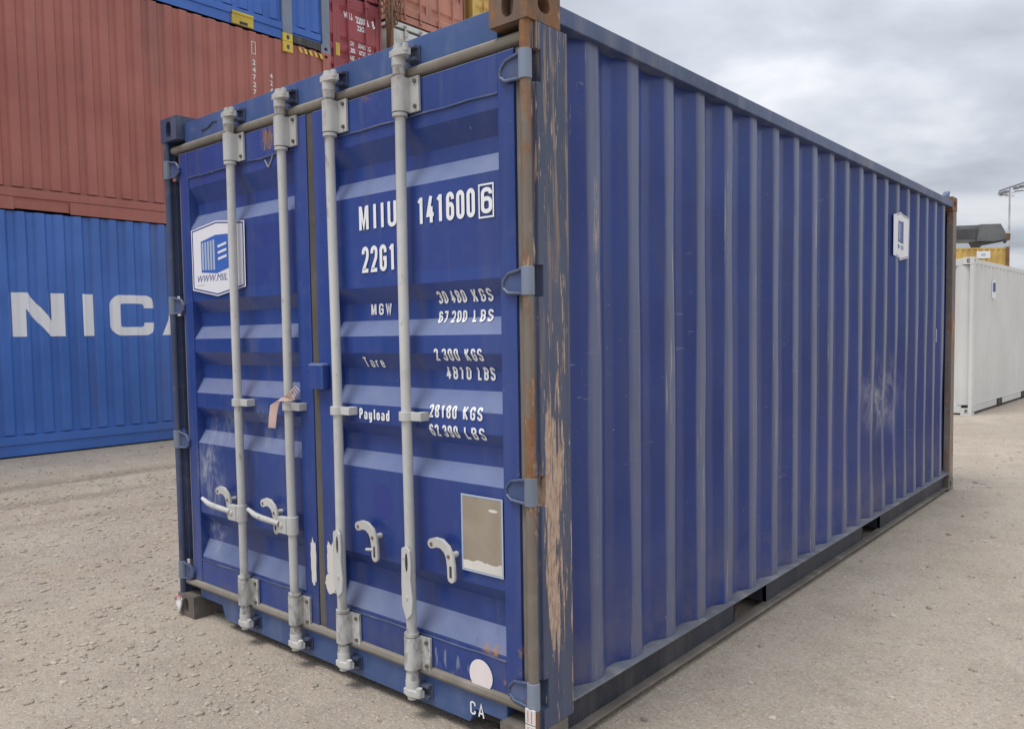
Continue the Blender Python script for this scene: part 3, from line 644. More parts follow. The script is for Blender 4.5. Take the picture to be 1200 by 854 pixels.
part('gasket', 'seal', box, lambda b: b.box(-0.084, -0.066, 0.040, 0.10, 0.205, 2.405), 0.004)
part('door_back', 'dark', box, lambda b: b.box(-W+0.05, -0.05, 0.13, 0.15, 0.16, 2.5))
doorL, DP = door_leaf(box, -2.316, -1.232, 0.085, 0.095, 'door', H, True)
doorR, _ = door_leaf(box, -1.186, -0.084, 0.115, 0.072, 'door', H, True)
for dr, x0, x1 in ((doorL, -2.231, -1.327), (doorR, -1.071, -0.156)):
    for z in (2.272, 0.320):
        part('weld_seam', 'rail', dr, lambda b: b.path([(x0+(x1-x0)*i/14, 0.0325+0.0008*math.sin(i*2.1), z+0.002*math.sin(i*1.7)) for i in range(15)], 0.0038, 6))
# hinges: forked blades on the leaf and a knuckle on the bar
for dr, xk, sg in ((doorR, -0.026, -1), (doorL, -W+0.026, 1)):
    for z in (2.333, 1.636, 0.936, 0.240):
        X = lambda u: xk+sg*u
        def blade(b):
            pts = [(0.0, z-0.044), (0.085, z-0.038), (0.110, z-0.022), (0.110, z+0.004), (0.085, z+0.028), (0.0, z+0.044)]
            pts = [(X(u), zz_) for u, zz_ in pts]
            b.prism(pts[::-1] if sg < 0 else pts, lambda x, zq: (x, 0.021, zq), lambda x, zq: (x, 0.0295, zq))
        hb = part('hinge', 'hinge', dr, blade)
        def rim(b):
            b.path([(X(0.0), 0.012, z+0.043), (X(0.04), 0.016, z+0.036), (X(0.085), 0.019, z+0.028), (X(0.106), 0.020, z+0.006), (X(0.110), 0.020, z-0.004), (X(0.108), 0.020, z-0.020), (X(0.085), 0.018, z-0.037), (X(0.0), 0.012, z-0.043)], 0.0055, 8)
        part('hinge_rim', 'rail', dr, rim)
        part('hinge_knuckle', 'steel', dr, lambda b: b.tube((X(0), 0.019, z-0.047), (X(0), 0.019, z+0.047), 0.0225, 20), 0.002)
# locking rods
RODS = ((-1.775, 'L'), (-1.363, 'L'), (-1.022, 'R'), (-0.603, 'R'))
ROD_Y = -0.004
for i, (x, side) in enumerate(RODS):
    rod = part('lock_rod', 'rod', box, lambda b: b.path([(x+0.003*math.sin(3.1*z_+i*2), ROD_Y, z_) for z_ in [0.125+2.35*q/12 for q in range(13)]], 0.0198, 20))
    for zt, s_ in ((2.478, 1), (0.118, -1)):      # cam ends with their forked keepers on header and sill
        def camf(b):
            b.tube((x, ROD_Y, zt-0.030), (x, ROD_Y, zt+0.030), 0.027, 16)
            b.tube((x, ROD_Y, zt+s_*0.030), (x, ROD_Y, zt+s_*0.046), 0.020, 14)
            pts = [(x-0.026, -0.024), (x+0.012, -0.030), (x+0.056, -0.020), (x+0.062, 0.004), (x+0.036, 0.012), (x-0.020, 0.020)]
            b.prism(pts, lambda a, y: (a, y+ROD_Y, zt-0.012+s_*0.014), lambda a, y: (a, y+ROD_Y, zt+0.012+s_*0.014))
            b.tube((x+0.050, ROD_Y-0.012, zt-0.002+s_*0.014), (x+0.050, ROD_Y-0.012, zt+0.026+s_*0.014), 0.012, 10)
        part('cam', 'gear', rod, camf, 0.002)
        def keep(b):
            zc = zt+s_*0.014
            b.box(x+0.016, x+0.070, 0.034, 0.0415, zc-0.030, zc+0.030); b.box(x+0.020, x+0.066, 0.012, 0.0345, zc-0.027, zc-0.016); b.box(x+0.020, x+0.066, 0.012, 0.0345, zc+0.016, zc+0.027)
        part('cam_keeper', 'cast', rod, keep, 0.002)
        def collar(b):
            b.tube((x, ROD_Y, zt-s_*0.030), (x, ROD_Y, zt-s_*0.060), 0.0255, 16, 0.0235)
        part('collar', 'rod', rod, collar)
    for zc in (2.345, 0.252):      # bearing plates with bolts
        def brk(b):
            b.box(x+0.018, x+0.078, 0.018, 0.0295, zc-0.064, zc+0.064); b.box(x-0.034, x-0.016, 0.018, 0.0295, zc-0.064, zc+0.064)
            n = 12; ro = 0.0295; pts = []
            arc = [(x+ro*math.cos(t), ROD_Y-ro*math.sin(t)) for t in [math.pi*k/n for k in range(n+1)]]
            poly = [(x+ro, 0.029)]+arc+[(x-ro, 0.029)]
            b.prism(poly, lambda a, y: (a, y, zc-0.062), lambda a, y: (a, y, zc+0.062))
        part('bracket', 'rod', rod, brk, 0.002)
        for bz in (-0.045, 0.045): part('bolt', 'seal2', rod, lambda b: b.tube((x+0.060, 0.019, zc+bz), (x+0.060, 0.011, zc+bz), 0.0080, 6))
        part('collar', 'rod', rod, lambda b: b.tube((x, ROD_Y, zc-0.078 if zc > 1 else zc+0.066), (x, ROD_Y, zc-0.066 if zc > 1 else zc+0.078), 0.0285, 16))
    def guide(b):
        zc = 1.160
        b.tube((x, ROD_Y, zc-0.017), (x, ROD_Y, zc+0.017), 0.0295, 16)
        b.box(x-0.005, x+0.082, -0.010, 0.012, zc-0.016, zc+0.016); b.box(x+0.045, x+0.082, 0.010, 0.036, zc-0.016, zc+0.016)
    part('rod_guide', 'rod', rod, guide, 0.002)
    # handles
    if side == 'L':
        def hub(b):
            b.box(x-0.075, x-0.010, -0.034, -0.006, 0.595, 0.668); b.tube((x, ROD_Y, 0.592), (x, ROD_Y, 0.672), 0.027, 16)
            b.tube((x-0.045, -0.040, 0.632), (x-0.045, -0.004, 0.632), 0.012, 8)
        part('handle_hub', 'rod', rod, hub, 0.003)
        def hdl(b):
            pts = [(x-0.06, -0.032, 0.636), (x-0.12, -0.034, 0.640), (x-0.20, -0.035, 0.644), (x-0.25, -0.037, 0.652), (x-0.30, -0.040, 0.672)]
            b.path(pts, [0.012, 0.013, 0.014, 0.013, 0.009], 10)
        part('handle', 'rod', rod, hdl)
    else:
        def hdl(b):      # handle hanging down along its rod
            sc = [(x-0.016, 0.66), (x-0.020, 0.52), (x-0.018, 0.44), (x+0.004, 0.385), (x+0.034, 0.415), (x+0.040, 0.47), (x+0.030, 0.545), (x+0.034, 0.60), (x+0.030, 0.655), (x+0.010, 0.672)]
            b.prism(sc, lambda a, z: (a, -0.033, z), lambda a, z: (a, -0.024, z))
        part('handle', 'rod', rod, hdl, 0.003)
        part('handle_slot', 'dark', rod, lambda b: b.prism(oval(x+0.012, 0.610, 0.0075, 0.036, 14), lambda a, z: (a, -0.0335, z), lambda a, z: (a, -0.0325, z)))
        def rivet(b):
            b.tube((x+0.010, -0.036, 0.475), (x+0.010, -0.030, 0.475), 0.008, 10)
        part('rivet', 'gear', rod, rivet)
# handle catches on the leaves
def fatline(pts, r):
    """outline of a thick line with round ends, counter-clockwise"""
    v = [Vector(p_) for p_ in pts]; Lf, Rt = [], []
    for i, b in enumerate(v):
        d = (v[min(i+1, len(v)-1)]-v[max(i-1, 0)]).normalized(); n = Vector((-d.y, d.x)); Lf.append(tuple(b+n*r)); Rt.append(tuple(b-n*r))
    d0 = math.atan2(*(v[1]-v[0]).yx); d1 = math.atan2(*(v[-1]-v[-2]).yx)
    e1 = [(v[-1].x+r*math.cos(d1+t), v[-1].y+r*math.sin(d1+t)) for t in (-0.9, 0, 0.9)]
    e0 = [(v[0].x-r*math.cos(d0+t), v[0].y-r*math.sin(d0+t)) for t in (-0.9, 0, 0.9)]
    return Rt+e1+Lf[::-1]+e0
def catch(b, x, z):
    pts = [(x, z-0.003), (x+0.028, z+0.006), (x+0.055, z+0.004), (x+0.080, z-0.012), (x+0.094, z-0.036), (x+0.100, z-0.070), (x+0.102, z-0.115)]
    b.prism(fatline(pts, 0.0185), lambda a, q: (a, -0.010, q), lambda a, q: (a, 0.003, q))
    b.tube((x+0.004, -0.002, z-0.003), (x+0.004, 0.036, z-0.003), 0.012, 10); b.tube((x+0.092, -0.002, z-0.035), (x+0.092, 0.036, z-0.035), 0.012, 10)
for k, (x, z, dr) in enumerate(((-0.905, 0.700, doorR), (-0.482, 0.697, doorR), (-1.985, 0.716, doorL), (-1.590, 0.706, doorL))):
    ct = part('handle_catch', 'gear', dr, lambda b: catch(b, x, z), 0.003)
    part('catch_slot', 'dark', dr, lambda b: b.box(x+0.096, x+0.107, -0.0108, -0.0095, z-0.112, z-0.070)); part('catch_bolt', 'rusty', dr, lambda b: (b.tube((x+0.004, -0.0125, z-0.003), (x+0.004, -0.009, z-0.003), 0.007, 8), b.tube((x+0.092, -0.0125, z-0.036), (x+0.092, -0.009, z-0.036), 0.007, 8)))
    if k == 0: part('catch_pin', 'gear', dr, lambda b: b.tube((x+0.055, -0.012, z-0.088), (x+0.10, -0.004, z-0.083), 0.006, 8))
# overlap lock block at the middle
def lb(b): b.box(-1.212, -1.108, -0.010, 0.031, 1.240, 1.352)
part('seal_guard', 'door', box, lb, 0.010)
# seal strap remains, paint patches, plates
def strap(b):
    p = [(-1.285, -0.030, 1.205), (-1.335, -0.040, 1.200), (-1.385, -0.042, 1.192), (-1.425, -0.040, 1.165), (-1.445, -0.036, 1.120), (-1.462, -0.032, 1.062)]
    w = [0.012, 0.020, 0.026, 0.028, 0.026, 0.024]; v = []
    for i, ((x, y, z), h_) in enumerate(zip(p, w)):
        t = min(1, i/3); ax, az = t, 1-t
        v += [(x-ax*h_, y, z-az*h_), (x+ax*h_, y+0.004, z+az*h_), (x+ax*h_, y+0.007, z+az*h_), (x-ax*h_, y+0.003, z-az*h_)]
    n = len(p); f = [(i*4+k, i*4+(k+1) % 4, (i+1)*4+(k+1) % 4, (i+1)*4+k) for i in range(n-1) for k in range(4)]+[(0, 1, 2, 3), ((n-1)*4+3, (n-1)*4+2, (n-1)*4+1, (n-1)*4)]
    b.add(v, f)
    for a in range(4):
        b.path([(-1.30-0.02*a, -0.036, 1.200), (-1.28+0.012*a, -0.05, 1.232+0.008*a), (-1.262+0.014*a, -0.046, 1.205+0.010*a)], 0.002, 5)
st = thing('plastic_tag', 'faded red and white plastic strip tied round the second locking rod of the left door', 'tag', (-1.40, -0.03, 1.06))
so = part('strip', 'tag', st, strap); so.location = (1.40, 0.03, -1.06)
DY = lambda z: interp(DP, z) if 0.322 < z < 2.27 else 0.032
cutsz = [z for z, _ in DP]
onD = lambda x, z: (x, DY(z)-0.0035-(0.0 if 0.322 < z < 2.27 else -0.001), z)
onDs = lambda x, z: (x, min(DY(z), 0.031)-0.003, z)
def blotch(cx, cz, w, h, seed):
    n = 26; rs = random.Random(seed); pts = []
    for k in range(n):
        t = 2*math.pi*k/n; q = 1+0.30*(rs.random()-0.5)
        c, s_ = math.cos(t), math.sin(t)
        pts.append((cx+w*q*math.copysign(abs(c)**0.6, c), cz+h*q*math.copysign(abs(s_)**0.8, s_)))
    return pts
for cx, cz, w, h, sd_, par in ((-1.258, 0.482, 0.020, 0.100, 3, doorL), (-1.136, 0.500, 0.026, 0.085, 5, doorR), (-1.140, 0.405, 0.036, 0.042, 8, doorR)):
    pts = blotch(cx, cz, w, h, sd_); decal('bare_patch', 'patch', par, pts, [tuple(range(len(pts)))], lambda x, z: (x, 0.0270-0.0006*(sd_ == 8), z))
pl = [(-0.364, 0.632), (-0.163, 0.618), (-0.161, 0.898), (-0.364, 0.895)]
dp = decal('data_plate', 'plate', doorR, [(-0.352, 0.628), (-0.166, 0.618), (-0.166, 0.884), (-0.352, 0.884)], [(0, 1, 2, 3)], lambda x, z: (x, 0.0290, z))
decal('plate_rim', 'stickerg', doorR, *ring2([(-0.359, 0.612), (-0.160, 0.612), (-0.160, 0.892), (-0.359, 0.892)], [(-0.352, 0.619), (-0.167, 0.619), (-0.167, 0.885), (-0.352, 0.885)]), lambda x, z: (x, 0.0286, z))
rs = random.Random(4)
top_ = [(-0.352+0.186*k/16, 0.650+0.010*rs.random()) for k in range(17)]
decal('glue_strip', 'glue', doorR, [(-0.352, 0.620), (-0.166, 0.620)]+top_[::-1], [tuple(range(19))], lambda x, z: (x, 0.0282, z))
decal('glue_strip', 'glue', doorR, oval(-0.205, 0.845, 0.022, 0.006, 12), [tuple(range(12))], lambda x, z: (x, 0.0282, z))
decal('round_sticker', 'disc', doorR, oval(-0.276, 0.240, 0.056, 0.058, 36), [tuple(range(36))], lambda x, z: (x, 0.0290, z))
# lettering on the right leaf: condensed stencil-cut gothic, drawn stroke by stroke
def arc_(cx, cy, r, a0, a1, n=5): return [(cx+r*math.cos(R(a0+(a1-a0)*k/n)), cy+r*math.sin(R(a0+(a1-a0)*k/n))) for k in range(n+1)]
GW, GR = 0.36, 0.17
def glyphs(w=GW, r=GR):
    h = 1.0; m = 0.52
    U_ = [(0, h), (0, r)]+arc_(r, r, r, 180, 270)[1:]+arc_(w-r, r, r, 270, 360)+[(w, h)]
    O_ = arc_(w-r, h-r, r, 0, 90)+arc_(r, h-r, r, 90, 180)+arc_(r, r, r, 180, 270)+arc_(w-r, r, r, 270, 360)+[(w, h-r)]
    def ring(y0, y1):
        q = min(r, (y1-y0)/2); return arc_(w-q, y1-q, q, 0, 90)+arc_(q, y1-q, q, 90, 180)+arc_(q, y0+q, q, 180, 270)+arc_(w-q, y0+q, q, 270, 360)+[(w, y1-q)]
    g = {}
    g['0'] = g['O'] = [O_]
    g['1'] = [[(w*0.62, 0-0.06), (w*0.62, h+0.06)], [(w*0.12, h-0.16), (w*0.56, h-0.02)]]
    g['2'] = [[(0, h-r-0.08)]+arc_(r, h-r, r, 180, 90)+arc_(w-r, h-r, r, 90, 0)+[(w, h-0.30), (w*0.9, m+0.02), (0.02, 0.06), (0.0, 0.0), (w+0.05, 0)]]
    g['3'] = [[(0, h-r-0.05)]+arc_(r, h-r, r, 180, 90)+arc_(w-r, h-r, r, 90, 0)+arc_(w-r*0.8, m+r*0.8, r*0.8, 0, -90)+[(w*0.35, m)], [(w*0.62, m-0.02)]+arc_(w-r, m-0.05-r*0.6, r, 60, 0)+arc_(w-r, r, r, 0, -90)+arc_(r, r, r, -90, -180)+[(0, r+0.08)]]
    g['4'] = [[(w*0.70, h+0.06), (w*0.02, 0.28), (w+0.09, 0.28)], [(w*0.74, 0.62), (w*0.74, -0.06)]]
    g['6'] = [[(w, h-r-0.05)]+arc_(w-r, h-r, r, 0, 90)+arc_(r, h-r, r, 90, 180)+[(0, 0.36)], ring(0, 0.58)]
    g['7'] = [[(-0.04, h), (w, h), (w*0.35, -0.06)]]
    g['8'] = [ring(0, 0.535), ring(0.555, h)]
    g['9'] = [[(0, r+0.05)]+arc_(r, r, r, 180, 270)+arc_(w-r, r, r, 270, 360)+[(w, 0.64)], ring(0.42, h)]
    g['G'] = [[(w, h-r-0.10)]+arc_(w-r, h-r, r, 0, 90)+arc_(r, h-r, r, 90, 180)+arc_(r, r, r, 180, 270)+arc_(w-r, r, r, 270, 360)+[(w, 0.48), (w*0.5, 0.48)]]
    g['C'] = [[(w, h-r-0.12)]+arc_(w-r, h-r, r, 0, 90)+arc_(r, h-r, r, 90, 180)+arc_(r, r, r, 180, 270)+arc_(w-r, r, r, 270, 360)+[(w, r+0.12)]]
    g['S'] = [[(w, h-r-0.05)]+arc_(w-r, h-r, r, 0, 90)+arc_(r, h-r, r, 90, 180)+[(0, 0.68), (w*0.2, 0.56), (w*0.8, 0.45), (w, 0.33)]+arc_(w-r, r, r, 0, -90)+arc_(r, r, r, -90, -180)+[(0, r+0.08)]]
    g['U'] = [[(0, h+0.06)]+U_[1:-1]+[(w, h+0.06)]]
    g['I'] = [[(0.06, -0.06), (0.06, h+0.06)]]
    g['l'] = g['I']
    g['M'] = [[(0, -0.06), (0, h+0.06)], [(w*1.25, h+0.06), (w*1.25, -0.06)], [(0.05, h), (w*0.625, 0.10), (w*1.25-0.05, h)]]
    g['W'] = [[(-0.04, h+0.06), (w*0.30, 0), (w*0.65, h*0.9), (w*1.0, 0), (w*1.34, h+0.06)]]
    g['K'] = [[(0, -0.06), (0, h+0.06)], [(w, h+0.06), (0.07, 0.42)], [(0.12, 0.55), (w+0.03, -0.06)]]
    g['L'] = [[(0, h+0.06), (0, 0), (w*0.9, 0)]]
    g['B'] = [[(0, -0.06), (0, h+0.06)], [(0.07, h)]+arc_(w-r, h-r, r, 90, 0)+arc_(w-r, 0.55+r*0.8, r, 0, -80)+[(0.07, 0.53)], [(w-r, 0.47)]+arc_(w-r, 0.46-r*0.8, r, 70, 0)+arc_(w-r, r, r, 0, -90)+[(0.07, 0)]]
    g['T'] = [[(-0.02, h), (w+0.02, h)], [(w/2, h-0.07), (w/2, -0.06)]]
    g['P'] = [[(0, -0.06), (0, h+0.06)], [(0.07, h)]+arc_(w-r, h-r, r, 90, 0)+arc_(w-r, 0.45+r, r, 0, -90)+[(0.07, 0.45)]]
    q = 0.13; wl_ = w*0.86; xh = 0.64
    g['o'] = [arc_(wl_-q, xh-q, q, 0, 90)+arc_(q, xh-q, q, 90, 180)+arc_(q, q, q, 180, 270)+arc_(wl_-q, q, q, 270, 360)+[(wl_, xh-q)]]
    g['a'] = [[(0.02, xh-0.1)]+arc_(q, xh-q, q, 150, 90)+arc_(wl_-q, xh-q, q, 90, 0)+[(wl_, -0.06)], arc_(wl_-q-0.07, 0.36-q*0.9, q*0.9, 90, 180)[:-1]+arc_(q, q, q, 180, 270)+[(wl_-0.07, 0.0)]]
    g['d'] = [g['o'][0], [(wl_+0.02, 0.5), (wl_+0.02, h+0.06)], [(wl_+0.02, 0.2), (wl_+0.02, -0.06)]]
    g['e'] = [[(0.07, 0.33), (wl_, 0.33), (wl_, xh-q)]+arc_(wl_-q, xh-q, q, 0, 90)[1:]+arc_(q, xh-q, q, 90, 180)+arc_(q, q, q, 180, 270)+arc_(wl_-q, q, q, 270, 350)]
    g['r'] = [[(0, -0.06), (0, xh+0.04)], [(0.07, xh-0.13)]+arc_(q+0.09, xh-q, q, 120, 80)+[(wl_*0.8, xh-0.02)]]
    g['y'] = [[(0, xh+0.06), (0, 0.2)]+arc_(q, q, q, 180, 270)+[(wl_-0.07, 0)], [(wl_, xh+0.06), (wl_, -0.15)]+arc_(wl_-q, -0.16, q, 0, -90)+[(0.02, -0.16-q)]]
    g['A'] = [[(-0.03, -0.06), (w/2, h+0.02), (w+0.03, -0.06)], [(w*0.2, 0.28), (w*0.8, 0.28)]]
    return g
GLY = glyphs()
def text(txt, x0, x1, z0, z1, bold=0.02, par=None, surf=None, cuts=None, mat='white', name='lettering', shear=0):
    vs_, fs_ = flat_text(txt, bold, shear)
    return decal(name, mat, par or doorR, fit(vs_, x0, x1, z0, z1), fs_, surf or onD, (), cutsz if cuts is None else cuts)
def ribbon(pts, t):
    pts = [p_ for i, p_ in enumerate(pts) if i == 0 or (Vector(p_)-Vector(pts[i-1])).length > 1e-4]
    Lf, Rt = [], []
    closed = (Vector(pts[0])-Vector(pts[-1])).length < 1e-3
    if closed: pts = pts[:-1]
    n = len(pts)
    for i in range(n):
        a = Vector(pts[i-1]) if (i > 0 or closed) else None; b = Vector(pts[i]); c = Vector(pts[(i+1) % n]) if (i < n-1 or closed) else None
        d1 = (b-a).normalized() if a is not None else (c-b).normalized(); d2 = (c-b).normalized() if c is not None else d1
        nn = Vector((-d1.y-d2.y, d1.x+d2.x)); nn.normalize(); k = 1/max(0.45, nn.dot(Vector((-d1.y, d1.x))))
        Lf.append(tuple(b+nn*t/2*k)); Rt.append(tuple(b-nn*t/2*k))
    m_ = n if closed else n-1
    return Lf+Rt, [(i, n+i, n+(i+1) % n, (i+1) % n) for i in range(m_)]
def stroke_text(txt, x0, x1, z0, z1, t=0.14, par=None, gap=0.20, stencil=0, surf0=None):
    """one object per word; strokes that cross are laid a fraction of a millimetre apart"""
    pen = 0; items = []
    for ci_, ch in enumerate(txt):
        if ch == ' ': pen += 0.30; continue
        st = GLY[ch]; st = [[(a-0.03, b) for a, b in q] for q in st] if ch in '14' else st; wch = max(p_[0] for q in st for p_ in q)
        for k, q in enumerate(st): items.append((ci_, k, [(p_[0]+pen, p_[1]) for p_ in q]))
        pen += (GW if ch.isdigit() else wch)+t+gap
    wid = pen-gap-t; sx = (x1-x0-t*(z1-z0)*0.6)/wid; sz = (z1-z0)/(1.0+t)
    base_ = surf0 or onD
    for ci in sorted({c_ for c_, _, _ in items}):
        V, F = [], []
        for c_, k, q in items:
            if c_ != ci: continue
            v, f = ribbon([(a*sx, b*sz) for a, b in q], t*sz); n = len(V)
            V += [(x0+t*sz*0.5+a, z0+t*sz/2+b, k) for a, b in v]; F += [tuple(i+n for i in ff) for ff in f]
        def sf(x, z, k=0):
            p_ = base_(x, z); return (p_[0], p_[1]-0.0005*k, p_[2])
        decal('letter', 'white', par or doorR, V, F, sf, (), cutsz)
def word(t, *k, **q): stroke_text(t, *k, **q)
word('MIIU', -0.897, -0.680, 1.880, 1.980, 0.19, gap=0.22); word('141600', -0.560, -0.273, 1.871, 1.972, 0.18)
word('6', -0.240, -0.193, 1.877, 1.966, 0.20)
decal('lettering', 'white', doorR, *ring2([(-0.252, 1.862), (-0.181, 1.862), (-0.181, 1.979), (-0.252, 1.979)], [(-0.246, 1.868), (-0.187, 1.868), (-0.187, 1.973), (-0.246, 1.973)]), onD, (), cutsz)
word('22G1', -0.885, -0.688, 1.714, 1.817, 0.18)
word('MGW', -0.883, -0.761, 1.546, 1.592, 0.23); word('Tare', -0.914, -0.797, 1.337, 1.379, 0.21); word('Payload', -0.926, -0.744, 1.128, 1.173, 0.23)
for t, x0, x1, z0, z1 in (('30 480  KGS', -0.494, -0.227, 1.578, 1.624), ('67 200  LBS', -0.495, -0.227, 1.507, 1.551), ('2 300  KGS', -0.488, -0.251, 1.368, 1.413), ('4810  LBS', -0.461, -0.223, 1.299, 1.347), ('28180  KGS', -0.518, -0.253, 1.158, 1.206), ('62 390  LBS', -0.520, -0.245, 1.087, 1.133)):
    num, unit = t.split('  '); xm = x1-(x1-x0)*0.385
    word(num, x0, xm-0.024, z0, z1, 0.21); word(unit, xm+0.010, x1, z0, z1, 0.21)
word('CA', -0.340, -0.272, 0.078, 0.128, 0.16, par=box, surf0=lambda x, z: (x, 0.0375, z))
# hexagonal company sticker on the left leaf
def shrink(pts, k):
    cx = sum(p_[0] for p_ in pts)/len(pts); cz = sum(p_[1] for p_ in pts)/len(pts); return [(cx+(a-cx)*k, cz+(b_-cz)*k) for a, b_ in pts]
hexp = [(-2.217, 1.707), (-1.978, 1.669), (-1.728, 1.704), (-1.724, 2.010), (-1.975, 2.034), (-2.217, 2.008)]
stick = decal('logo_sticker', 'stickerw', doorL, hexp, [tuple(range(6))], onDs, (), cutsz)
off_ = lambda k: (lambda x, z: (x, min(DY(z), 0.031)-0.003-0.0006*k, z))
decal('sticker_border', 'stickern', doorL, *ring2(shrink(hexp, 0.965), shrink(hexp, 0.93)), off_(1), (), cutsz)
bxp = [(-2.120, 1.800), (-1.985, 1.790), (-1.985, 1.945), (-2.120, 1.938)]
decal('sticker_print', 'stickerb', doorL, [(-2.124, 1.792), (-1.980, 1.780), (-1.870, 1.800), (-1.870, 1.962), (-1.985, 1.966), (-2.124, 1.944)], [(0, 1, 4, 5), (1, 2, 3, 4)], off_(1), (), cutsz)
for k in range(5):
    a = -2.115+0.026*k; decal('sticker_print', 'stickerg', doorL, [(a, 1.803-0.001*k), (a+0.017, 1.801-0.001*k), (a+0.017, 1.938+0.002*k), (a, 1.936+0.002*k)], [(0, 1, 2, 3)], off_(2), (), cutsz)
for k in range(3):
    z = 1.842+0.030*k; decal('sticker_print', 'stickerw', doorL, [(-1.965, z), (-1.885, z+0.012), (-1.885, z+0.024), (-1.965, z+0.012)], [(0, 1, 2, 3)], off_(2), (), cutsz)
text('WWW.MIIL', -2.165, -1.885, 1.743, 1.777, 0.0, doorL, off_(1), cutsz, 'stickern', 'sticker_print', 0.25)
decal('sticker_print', 'stickerg', doorL, [(-2.165, 1.727), (-2.095, 1.727), (-2.095, 1.730), (-2.165, 1.730)], [(0, 1, 2, 3)], off_(1), (), cutsz)
# tide of white scratches under the top plate
for k, (xa, za, xb, zb) in enumerate(((-1.545, 2.30, -1.520, 2.385), (-1.545, 2.255, -1.515, 2.225), (-1.515, 2.225, -1.478, 2.275), (-1.50, 2.30, -1.478, 2.36))):
    def scr(b):
        b.path([(xa+(xb-xa)*t, 0.0315, za+(zb-za)*t+0.004*math.sin(5*t+k)) for t in (0, .33, .66, 1)], 0.0028, 5)
    part('scratch', 'plate', doorL, scr)
def scr2(b):
    b.path([(-2.10, 0.0395, 2.488), (-2.04, 0.0395, 2.492), (-1.99, 0.0395, 2.512), (-1.96, 0.0395, 2.508)], 0.003, 5)
part('scratch', 'dark', box, scr2)
# reflector tape at the foot of the near post; cloth knot on the left casting
for k, z in enumerate((0.176, 0.120)):
    rr = part('reflector', 'refw', box, lambda b: b.box(-0.046, -0.004, -0.0035, 0.002, z-0.026, z+0.026), 0.001)
    for a in (-0.036, -0.020):
        part('reflector_print', 'red', rr, lambda b: b.box(a, a+0.004, -0.0045, -0.0032, z-0.020, z+0.020))
# logo sticker and small code on the long side
WX = lambda y, z: interp(WP, y)+wob_(y, z)
cy_ = [y for y, _ in WP]; cz_ = rows
onW = lambda k: (lambda y, z: (max(WX(y, z), -0.038)+0.004+0.0008*k, y, z))
hx = [(4.228, 1.985), (4.40, 1.955), (4.588, 1.985), (4.588, 2.275), (4.40, 2.31), (4.228, 2.275)]
decal('logo_sticker', 'stickerw', box, hx, [tuple(range(6))], onW(0), cy_, cz_)
decal('sticker_border', 'stickern', box, *ring2(shrink(hx, 0.96), shrink(hx, 0.93)), onW(1), cy_, cz_)
decal('sticker_print', 'stickern', box, [(4.30, 2.085), (4.53, 2.08), (4.53, 2.245), (4.30, 2.235)], [(0, 1, 2, 3)], onW(1), cy_, cz_)
for k in range(3): decal('sticker_print', 'stickerg', box, [(4.315+0.04*k, 2.10), (4.337+0.04*k, 2.10), (4.337+0.04*k, 2.22), (4.315+0.04*k, 2.22)], [(0, 1, 2, 3)], onW(2), cy_, cz_)
vs_, fs_ = flat_text('MIIL', 0.02); decal('sticker_print', 'stickern', box, fit(vs_, 4.30, 4.53, 2.035, 2.068), fs_, onW(1), cy_, cz_)
decal('side_mark', 'stickerg', box, *ring2([(5.44, 1.335), (5.535, 1.335), (5.535, 1.445), (5.44, 1.445)], [(5.455, 1.350), (5.52, 1.350), (5.52, 1.430), (5.455, 1.430)]), onW(0), cy_, cz_)
# rag on the left casting
rg = thing('knotted_rag', 'small white and red rag stuck in the bottom corner fitting of the dark blue container', 'rag', (-2.405, -0.012, 0.0))
def rag(b):
    rs = random.Random(2)
    bm = bmesh.new(); bmesh.ops.create_icosphere(bm, subdivisions=2, radius=1)
    vs = []
    for v in bm.verts:
        q = 1+0.45*mnoise.noise(v.co*2.1+Vector((4, 1, 2)))
        vs.append((0.024*v.co.x*q, 0.016*v.co.y*q, 0.062+0.042*v.co.z*q))
    b.add(vs, [tuple(x.index for x in f.verts) for f in bm.faces]); bm.free()
part('cloth', 'fresh', rg, rag)
part('red_string', 'red', rg, lambda b: b.path([(-0.02, -0.012, 0.085), (0.0, -0.018, 0.103), (0.02, -0.014, 0.112), (0.03, -0.004, 0.10)], 0.005, 6))

# ------------------------------------------------------------------ stack of 45 ft boxes on the left
SX, YE, L45, H9 = -8.77, 6.0, 13.716, 2.896
Y0 = YE-L45; GZ = RISE-0.004
uni = container('shipping_container', 'bright blue container with big white letters NICA at the foot of the stack', (SX, Y0, GZ), 0, L45, H9, 'bright', 'containers in the long stack', pitch=0.212, outer=0.080, slope=0.034, depth=0.036, rail='deep', e0=0.30, flush=True)
UWP = wall_profile(L45, 0.212, 0.080, 0.034, 0.036, -0.006, 0.30, 0.13, L45-0.13)
ucut = [y for y, _ in UWP]
onU = lambda y, z: (interp(UWP, y)+0.004, y, z)
yl = lambda y: y-Y0; zl = lambda z: z-GZ
def big(polys):
    for pts, fs in polys: decal('lettering', 'fresh', uni, [(yl(a), zl(b)) for a, b in pts], fs, onU, ucut, ())
z0, z1 = 1.517, 2.035
big([([(1.315, z0), (1.455, z0), (1.455, z1-0.19), (1.72, z0), (1.884, z0), (1.884, z1), (1.744, z1), (1.744, z0+0.19), (1.479, z1), (1.315, z1)], [(0, 1, 2, 8, 9), (2, 3, 7, 8), (3, 4, 5, 6, 7)]),
     ([(2.098, z0), (2.232, z0), (2.232, z1), (2.098, z1)], [(0, 1, 2, 3)])])
